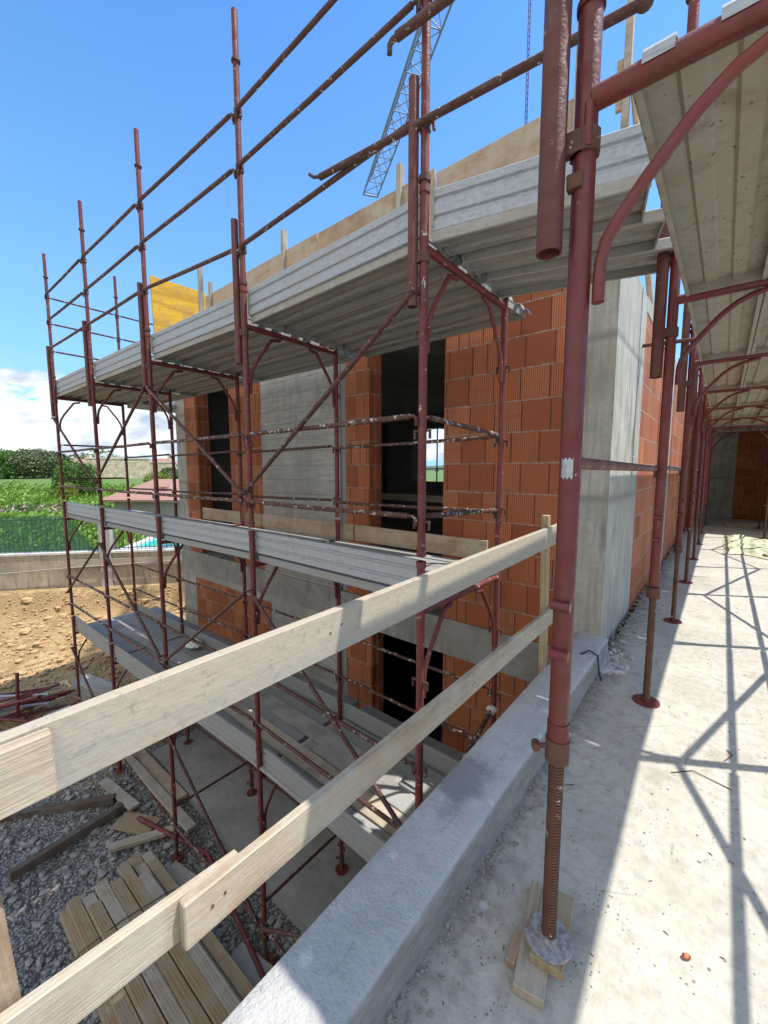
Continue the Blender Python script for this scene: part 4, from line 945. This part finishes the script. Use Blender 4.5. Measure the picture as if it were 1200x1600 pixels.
# foliage
def leaves(m, c, rad, n, size, seed, shell=.55, jit=.25, up=.0):
    rn = random.Random(seed); c = Vector(c)
    for i in range(n):
        while 1:
            p = Vector((rn.uniform(-1, 1), rn.uniform(-1, 1), rn.uniform(-1, 1)))
            if shell < p.length < 1: break
        nn = noise.noise(Vector((p.x * 2.3 + seed, p.y * 2.3, p.z * 2.3))); p *= 1 + jit * nn
        if nn < -.42: continue
        q = c + Vector((p.x * rad[0], p.y * rad[1], p.z * rad[2])); s = size * rn.uniform(.6, 1.4)
        d = Vector((rn.gauss(0, 1), rn.gauss(0, 1), rn.gauss(0, 1) + up)).normalized(); e = d.orthogonal().normalized(); f = d.cross(e)
        e = e * s; f = f * s * .55
        m.add([q - e, q + f * .9, q + e, q - f * .9], [(0, 1, 2, 3)])
def tree(name, base, h, crowns, mat, n, size, label, cat, grp=None, seed=1, trunk=True):
    base = Vector(base); root = empty(name, base); m = MB()
    for k, (dx, dy, dz, rx, ry, rz) in enumerate(crowns): leaves(m, (dx, dy, dz), (rx, ry, rz), n, size, seed + k * 7)
    m.build('crown', M[mat], root)
    if trunk:
        t = MB(); hh = max(.3, crowns[0][2]); t.tube([(0, 0, -.2), (.03 * h, .0, hh * .5), (0, .02 * h, hh)], .05 * h, 8, .022 * h)
        for k, (dx, dy, dz, rx, ry, rz) in enumerate(crowns): t.tube([(0, 0, hh * .45), (dx * .6, dy * .6, dz)], .022 * h, 6, .008 * h)
        t.build('trunk', M['bark'], root)
    tag(root, label, cat, grp); return root
gtz = 'trees and bushes beyond the garden'
p = at(57, 742, 45); z = gg(p.x, p.y)
tree('olive_tree', (p.x, p.y, z), 3.4, [(0, 0, 1.5, 2.2, 2.2, 1.7), (.6, 1.0, 1.6, 1.5, 1.5, 1.5), (-.8, -.9, 1.5, 1.5, 1.5, 1.4)], 'leaf_grey', 2600, .13, 'grey green rounded olive tree beyond the flower bed, left of the posts', 'tree', gtz, 3)
p = at(8, 742, 44); z = gg(p.x, p.y)
tree('garden_tree', (p.x, p.y, z), 3.6, [(0, 0, 1.4, 2.2, 2.2, 1.6), (-1, -1, 1.8, 1.6, 1.6, 1.4)], 'leaf_mid', 2400, .14, 'fresh green bushy tree at the left picture edge', 'tree', gtz, 5)
p = at(50, 740, 62); z = gg(p.x, p.y)
tree('garden_tree', (p.x, p.y, z), 5, [(0, 0, 2.2, 3.0, 3.0, 1.7), (1.5, 2.4, 2.0, 2.2, 2.2, 1.5), (-1.5, -2.0, 2.3, 2.0, 2.0, 1.4)], 'leaf_dark', 2200, .2, 'darker tree rising behind the grey olive tree', 'tree', gtz, 9)
p = at(118, 770, 28); z = gg(p.x, p.y)
tree('hedge_bush', (p.x, p.y, z), 2.4, [(0, 0, 1.35, .95, .95, 1.5), (.5, .7, 1.25, .75, .75, 1.35), (-.3, -.45, 1.2, .7, .7, 1.3)], 'leaf_mid', 3000, .075, 'tall clipped green bush behind the two leftmost posts', 'bush', gtz, 14)
p = at(105, 775, 26); z = gg(p.x, p.y)
tree('hedge_bush', (p.x, p.y, z), 1.6, [(0, 0, .75, .6, .6, .7)], 'leaf_yellow', 1500, .065, 'small yellow green bush in front of the tall clipped bush', 'bush', gtz, 15)
p = at(245, 758, 34); z = gg(p.x, p.y)
tree('hedge_bush', (p.x, p.y, z), 1.4, [(0, 0, .85, 1.0, 1.0, .75), (.5, .6, .7, .7, .7, .6)], 'leaf_yellow', 1800, .08, 'round yellow green shrub on the lawn beside the red roof', 'bush', gtz, 17)
p = at(268, 752, 38); z = gg(p.x, p.y)
tree('hedge_bush', (p.x, p.y, z), 1.6, [(0, 0, .9, 1.1, 1.1, .85)], 'leaf_dark', 1800, .09, 'dark round shrub half hidden by the building corner', 'bush', gtz, 19)
rn = random.Random(4)
for k in range(22):
    u = -30 + k * 19 + rn.uniform(-5, 5); p = at(u, 738, 95 + rn.uniform(-15, 60)); z = gg(p.x, p.y); s = rn.uniform(.7, 1.3)
    if u < 330:
        tree('distant_tree', (p.x, p.y, z), 4 * s, [(0, 0, 2.3 * s, 2.8 * s, 2.8 * s, 1.7 * s)], ['leaf_dark', 'leaf_mid', 'leaf_grey'][k % 3], 420, .3, None, 'tree', 'distant trees on the skyline', 30 + k)['label'] = 'small distant tree on the skyline behind the garden'
# the planted rows: nobody could count the leaves
def bed(name, u0, u1, o0, o1, n, h, mat, size, label, seed):
    rn = random.Random(seed); m = MB()
    for i in range(n):
        u = rn.uniform(u0, u1); oo = rn.uniform(o0, o1); a = along(u, oo); g0 = gg(a.x, a.y)
        hh = h * (.55 + .45 * noise.noise(Vector((a.x * .9, a.y * .9, seed)))) * rn.uniform(.35, 1.1)
        d = Vector((rn.gauss(0, 1), rn.gauss(0, 1), rn.gauss(0, .7))).normalized(); e = d.orthogonal().normalized() * size * rn.uniform(.6, 1.4); f = d.cross(e).normalized() * size * .4
        q = Vector((a.x, a.y, g0 + hh)); m.add([q - e, q + f, q + e, q - f], [(0, 1, 2, 3)])
    o = m.build(name, M[mat]); tag(o, label, 'plants', None, 'stuff')
bed('leafy_plants', -14, 3.2, .8, 9, 15000, .95, 'leaf_bright', .12, 'bright leafy plants in the bed just behind the green net', 3)
bed('leafy_plants', -22, 4, 12, 24, 14000, .9, 'leaf_bright', .16, 'second belt of green plants behind the flowers', 5)
bed('leafy_plants', -22, 2, 9.6, 12.2, 3500, .75, 'leaf_dark', .12, 'dark foliage belt holding the flowers', 8)
bed('flowers', -22, 0, 9.5, 11, 900, .9, 'petal', .11, 'pink and white flowers between the two belts of plants', 7)
# lean-to with red roof, stone wall, houses
M['tile'] = plain('red_roof_tile', (.31, .17, .13), .85, 0, .35, 6)
M['stonewall'] = None
q = NT('rubble_stone', .9); vc = q.sep(q.vor(q.pos, 5, out='Color')); k = q.mix(vc[0], (.40, .33, .23), (.64, .56, .42)); k = q.mix(q.ramp(q.vor(q.pos, 5, 'DISTANCE_TO_EDGE'), [(.0, .8), (.06, 0.0)]), k, (.16, .13, .09)); q.col(k); M['stonewall'] = q.m
M['render'] = plain('cream_render', (.60, .52, .42), .9, 0, .15, 2)
def house(loc, rz, w, d, h, wall, roofh, label, cat, name='house', win=2, chim=True):
    r = empty(name, loc, rz); MB().box(-w / 2, w / 2, -d / 2, d / 2, -1, h).build('wall', wall, r)
    ov = .35; m = MB(); m.add([(-w / 2 - ov, -d / 2 - ov, h), (w / 2 + ov, -d / 2 - ov, h), (w / 2 + ov, d / 2 + ov, h), (-w / 2 - ov, d / 2 + ov, h), (-w / 2 + d * .35, 0, h + roofh), (w / 2 - d * .35, 0, h + roofh)],
        [(3, 2, 1, 0), (0, 1, 5, 4), (1, 2, 5), (2, 3, 4, 5), (3, 0, 4)]); rf = m.build('roof', M['tile'], r)
    if chim: MB().box(w * .18, w * .18 + .6, -.3, .3, h + roofh * .3, h + roofh + .7).build('chimney', M['render'], rf)
    for k in range(win):
        x = -w / 2 + w * (k + .7) / (win + .4); f = MB().box(x - .45, x + .45, -d / 2 - .03, -d / 2 + .05, h * .35, h * .8).build('window', M['iron'], r)
        MB().box(x - .5, x + .5, -d / 2 - .06, -d / 2 - .031, h * .30, h * .345).build('sill', M['lime'], f)
    tag(r, label, cat); return r
rz = math.atan2(HD.y, HD.x) - pi / 2
def hs(u, v, dist, **k):
    p = at(u, v, dist); z = gg(p.x, p.y); return house((p.x, p.y, z), YAW + k.pop('rz', 0) , **k)
hs(130, 735, 75, w=5.5, d=5, h=1.9, wall=M['render'], roofh=.9, label='far cream house with red hipped roof behind the clipped bush', cat='house')
hs(180, 735, 70, w=6, d=5, h=1.8, wall=M['stonewall'], roofh=1.2, label='low far stone house with tiled roof behind the stone wall', cat='house', chim=False)
hs(255, 735, 90, w=7, d=5, h=2.0, wall=M['render'], roofh=1.3, label='far house with grey beige wall near the building corner', cat='house')
p = at(187, 742, 46); z = gg(p.x, p.y); t = empty('stone_wall', (p.x, p.y, z), YAW + .45); MB().box(-3.0, 3.0, -.25, .25, -.3, 2.15).build('wall_body', M['stonewall'], t); MB().box(-3.1, 3.1, -.3, .3, 2.152, 2.28).build('coping', M['render'], t)
tag(t, 'beige rubble stone wall across the lawn, behind second and third posts', 'wall')
for k, u in enumerate((231, 262)):
    p = at(u, 742, 52); z = gg(p.x, p.y); t = empty('stone_pillar', (p.x, p.y, z), YAW + .4); MB().box(-1.0, 1.0, -.3, .3, -.3, 1.7).build('shaft', M['stonewall'], t); MB().box(-1.08, 1.08, -.36, .36, 1.702, 1.82).build('cap', M['render'], t)
    tag(t, 'short stone wall piece beside the lawn, %s of two' % ('left' if k == 0 else 'right'), 'wall')
a = at(158, 781, 17); b = at(300, 776, 17); L = (b - a).length; t = empty('shed', (a.x, a.y, a.z), math.atan2(b.y - a.y, b.x - a.x))
m = MB(); m.add([(-.1, 0, 0), (L + 1.5, 0, -.02), (L + 1.5, 3.2, .80), (.5, 3.2, .80), (-.1, 0, -.09), (L + 1.5, 0, -.11), (L + 1.5, 3.2, .70), (.5, 3.2, .70)], [(0, 1, 2, 3), (7, 6, 5, 4), (0, 4, 5, 1), (1, 5, 6, 2), (2, 6, 7, 3), (3, 7, 4, 0)])
rf = m.build('roof', M['tile'], t); MB().box(.3, L + 1.3, .35, 3.0, -1.6, -.10).build('wall', M['galv_under'], t)
for k in range(2): MB().box(1.55 + .32 * k, 1.78 + .32 * k, 1.2, 1.42, .25, .50).build('vent', M['tile'], rf)
tag(t, 'low pool shed with pinkish tiled lean-to roof and two small vents', 'shed')
# small things seen through the tall opening
for k, x in enumerate((-8.6, -7.2)):
    pass
t = gposts((-7.15, 11.3), -.4, 4.0, (.9, 1.45), 'scaffold post outside, seen through the dark room window', None, RS, grp='posts behind the building')
for k, z in enumerate((1.5, 1.0, 2.4)):
    rail((-9.5, 11.3, z), (-5.0, 11.3, z), 'scaffold rail outside, seen through the dark room window, %s' % ['middle', 'lower', 'upper'][k], 'rails behind the building', 'brace', .018, False)
# ------------------------------------------------------------------ far end of the passage
q = NT('pale_green_sheet', .35); q.col(q.mix(q.noise(q.pos, 6, 4), (.60, .64, .34), (.74, .75, .60))); q.b.inputs['Transmission Weight'].default_value = .25; q.bump(q.noise(q.pos, 14, 4), .03, .8); M['tarp'] = q.m
m = MB(); vs = []; n1, n2 = 90, 80
for j in range(n2 + 1):
    for i in range(n1 + 1):
        a, b = i / n1, j / n2; x = .10 + 1.5 * a + .25 * noise.noise(Vector((b * 3, 2, 1))); y = 9.1 + 2.5 * b + .5 * noise.noise(Vector((a * 2.5, 7, 3))) - .5 * a
        e = min(a, 1 - a, b, 1 - b); hgt = (abs(noise.noise(Vector((a * 4, b * 4, 3)))) * .10 + abs(noise.noise(Vector((a * 9, b * 9, 8)))) * .08) * min(1, e * 9 + .1)
        vs.append((x, y, .012 + hgt))
m.add(vs, [(j * (n1 + 1) + i, j * (n1 + 1) + i + 1, (j + 1) * (n1 + 1) + i + 1, (j + 1) * (n1 + 1) + i) for j in range(n2) for i in range(n1)], True)
o = m.build('plastic_sheet', M['tarp']); tag(o, 'crumpled pale green plastic sheet on the sunny passage floor', 'plastic sheet')
for k in range(4):
    board((.12 + .04 * (k % 2), 13.9 + .17 * k, .004 + .03 * (k % 2)), (.78 + .04 * k, 13.95 + .17 * k, .004 + .03 * (k % 2)), .03, .15, 'plank_warm', 'floor_board', 'pale board on the floor at the dark far end, %s' % ['front', 'second', 'third', 'rear'][k], 'board', 'boards at the far end of the passage')
board((.62, 9.15, .02), (1.15, 9.45, .05), .05, .10, 'plank_warm', 'floor_board', 'brownish board edge sticking out of the green sheet', 'board')
# ------------------------------------------------------------------ crane
M['crane'] = plain('crane_steel', (.21, .24, .36), .5, .3, .2, 2)
tip = on(580, 302, 'z', 24.6); b = on(688, 0, 'z', 24.9); d = (b - tip).normalized(); root_end = tip + d * 34; sd = d.cross(Vector((0, 0, 1))).normalized()
J = empty('crane_jib', tip); m = MB(); w = .62; hgt = 1.25; nseg = 26; step = 34 / nseg
A = [sd * w, -sd * w, Vector((0, 0, hgt))]
ch = MB()
for q_ in A: ch.tube([q_, d * 34 + q_], .06, 6)
ch.build('chord', M['crane'], J)
for i in range(nseg):
    o0 = d * (step * i); o1 = d * (step * (i + 1)); om = d * (step * (i + .5))
    m.tube([o0 + A[0], o0 + A[1]], .035, 5); m.tube([o0 + A[0], o1 + A[1]], .03, 5)
    for q_ in A[:2]: m.tube([o0 + q_, om + A[2]], .035, 5); m.tube([om + A[2], o1 + q_], .035, 5)
m.build('lattice', M['crane'], J)
e = MB(); e.tube([A[0] - d * .3, A[1] - d * .3], .08, 6); e.tube([A[0], A[0] - d * .3], .06, 6); e.tube([A[1], A[1] - d * .3], .06, 6); e.build('end_frame', M['crane'], J)
tag(J, 'grey lattice crane jib high in the sky behind the rails', 'crane')
M['rope'] = plain('blue_hoist_rope', (.05, .08, .30), .6)
pb = at(821.5, 204, 8.0); m = MB()
for dx in (-.018, .018): m.tube([(pb.x + RT.x * dx, pb.y + RT.y * dx, pb.z - 1.2), (pb.x + RT.x * dx, pb.y + RT.y * dx, 24)], .011, 6)
for i in range(70):
    z = pb.z - 1.0 + i * .11; m.tube([(pb.x - RT.x * .018, pb.y - RT.y * .018, z), (pb.x + RT.x * .018, pb.y + RT.y * .018, z + .05)], .009, 5)
o = m.build('hoist_rope', M['rope']); tag(o, 'blue twisted hoist rope hanging straight down from above', 'rope')
# ------------------------------------------------------------------ light, sky, camera
SUNV = Vector((1, .61, 2.4)).normalized()
sun = bpy.data.lights.new('sun', 'SUN'); sun.energy = 3.7; sun.angle = radians(.53); sun.color = (1, .95, .87)
so = bpy.data.objects.new('sun', sun); COL.objects.link(so); so.rotation_euler = SUNV.to_track_quat('Z', 'Y').to_euler()
Wd = bpy.data.worlds.new('World'); S.world = Wd; Wd.use_nodes = True; t = Wd.node_tree; bg = t.nodes['Background']
sky = t.nodes.new('ShaderNodeTexSky'); sky.sky_type = 'NISHITA'; sky.sun_disc = False
sky.sun_elevation = math.asin(SUNV.z); sky.sun_rotation = math.atan2(SUNV.x, SUNV.y); sky.altitude = 100; sky.air_density = 1.0; sky.dust_density = .6; sky.ozone_density = 2.2
tc = t.nodes.new('ShaderNodeTexCoord'); sp = t.nodes.new('ShaderNodeSeparateXYZ'); t.links.new(tc.outputs['Generated'], sp.inputs[0])
def mth(op, a, b=0.0):
    o = t.nodes.new('ShaderNodeMath'); o.operation = op
    for s_, v in ((o.inputs[0], a), (o.inputs[1], b)):
        if hasattr(v, 'is_output'): t.links.new(v, s_)
        else: s_.default_value = v
    return o.outputs[0]
def rmp(f, st):
    o = t.nodes.new('ShaderNodeValToRGB'); t.links.new(f, o.inputs[0]); e = o.color_ramp.elements
    while len(e) < len(st): e.new(.5)
    for k, (p_, c) in enumerate(st): e[k].position = p_; e[k].color = (c, c, c, 1)
    return o.outputs[0]
def nz(scale, det, mapsc, loc=(0, 0, 0)):
    mp = t.nodes.new('ShaderNodeMapping'); t.links.new(tc.outputs['Generated'], mp.inputs[0]); mp.inputs['Scale'].default_value = mapsc; mp.inputs['Location'].default_value = loc
    o = t.nodes.new('ShaderNodeTexNoise'); t.links.new(mp.outputs[0], o.inputs['Vector']); o.inputs['Scale'].default_value = scale; o.inputs['Detail'].default_value = det; o.inputs['Roughness'].default_value = .6
    return o.outputs['Fac']
zel = sp.outputs[2]
n1 = nz(7, 9, (1, 1, 2.0))
env = rmp(zel, [(.0, .1), (.03, .58), (.11, .67), (.185, .42), (.245, .0)])
cm = rmp(mth('ADD', mth('MULTIPLY', n1, 1.0), mth('SUBTRACT', env, .62)), [(.32, 0.0), (.41, 1.0)])
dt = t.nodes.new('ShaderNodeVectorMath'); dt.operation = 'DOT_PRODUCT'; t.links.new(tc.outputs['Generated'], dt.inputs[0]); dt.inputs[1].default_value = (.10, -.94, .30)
back = rmp(mth('ADD', dt.outputs['Value'], mth('MULTIPLY', mth('SUBTRACT', nz(3.2, 8, (1, 1, 1.6), (5, 2, 1)), .5), 1.3)), [(.34, 0.0), (.52, 1.0)])  # bright clouds added out of view behind the camera, neutral fill for the shade
wisp = rmp(nz(2.5, 8, (1, 1, 5), (3, 1, 0)), [(.56, 0.0), (.78, .22)])
wisp = mth('MULTIPLY', wisp, rmp(zel, [(.05, 1.0), (.45, .0)]))
cm = mth('MAXIMUM', cm, wisp)
hz = rmp(zel, [(0.0, .9), (.16, .62), (.42, .26), (.8, .0)])
mix0 = t.nodes.new('ShaderNodeMix'); mix0.data_type = 'RGBA'; t.links.new(hz, mix0.inputs[0]); 
tint = t.nodes.new('ShaderNodeMix'); tint.data_type = 'RGBA'; tint.blend_type = 'MULTIPLY'; tint.inputs[0].default_value = 1; t.links.new(sky.outputs[0], tint.inputs[6]); tint.inputs[7].default_value = (.50, .91, 1.27, 1)
t.links.new(tint.outputs[2], mix0.inputs[6]); mix0.inputs[7].default_value = (1.75, 3.2, 4.5, 1)
mx = t.nodes.new('ShaderNodeMix'); mx.data_type = 'RGBA'; t.links.new(cm, mx.inputs[0]); t.links.new(mix0.outputs[2], mx.inputs[6])
cs = t.nodes.new('ShaderNodeMix'); cs.data_type = 'RGBA'; t.links.new(rmp(nz(10, 7, (1, 1, 2.2), (.03, .02, .12)), [(.35, 0.0), (.62, 1.0)]), cs.inputs[0]); cs.inputs[6].default_value = (2.3, 2.8, 3.5, 1); cs.inputs[7].default_value = (5.2, 5.25, 5.3, 1)
t.links.new(cs.outputs[2], mx.inputs[7])
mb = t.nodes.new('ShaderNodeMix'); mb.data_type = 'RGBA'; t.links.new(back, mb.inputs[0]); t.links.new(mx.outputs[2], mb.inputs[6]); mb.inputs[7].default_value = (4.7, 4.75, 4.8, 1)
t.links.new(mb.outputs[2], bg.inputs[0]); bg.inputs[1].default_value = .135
cd = bpy.data.cameras.new('camera'); co = bpy.data.objects.new('camera', cd); COL.objects.link(co); S.camera = co
cd.sensor_fit = 'VERTICAL'; cd.sensor_height = 36; cd.lens = 36 * FPX / 1600; cd.clip_start = .02; cd.clip_end = 6000
R = Matrix((RT, UPV, -FW)).transposed(); co.matrix_world = Matrix.Translation(CAMP) @ R.to_4x4()
S.view_settings.view_transform = 'Standard'; S.view_settings.look = 'None'; S.view_settings.exposure = .86; S.view_settings.gamma = 1
S.render.resolution_x = 768; S.render.resolution_y = 1024
try:
    S.cycles.use_denoising = True; S.cycles.max_bounces = 8
except Exception: pass
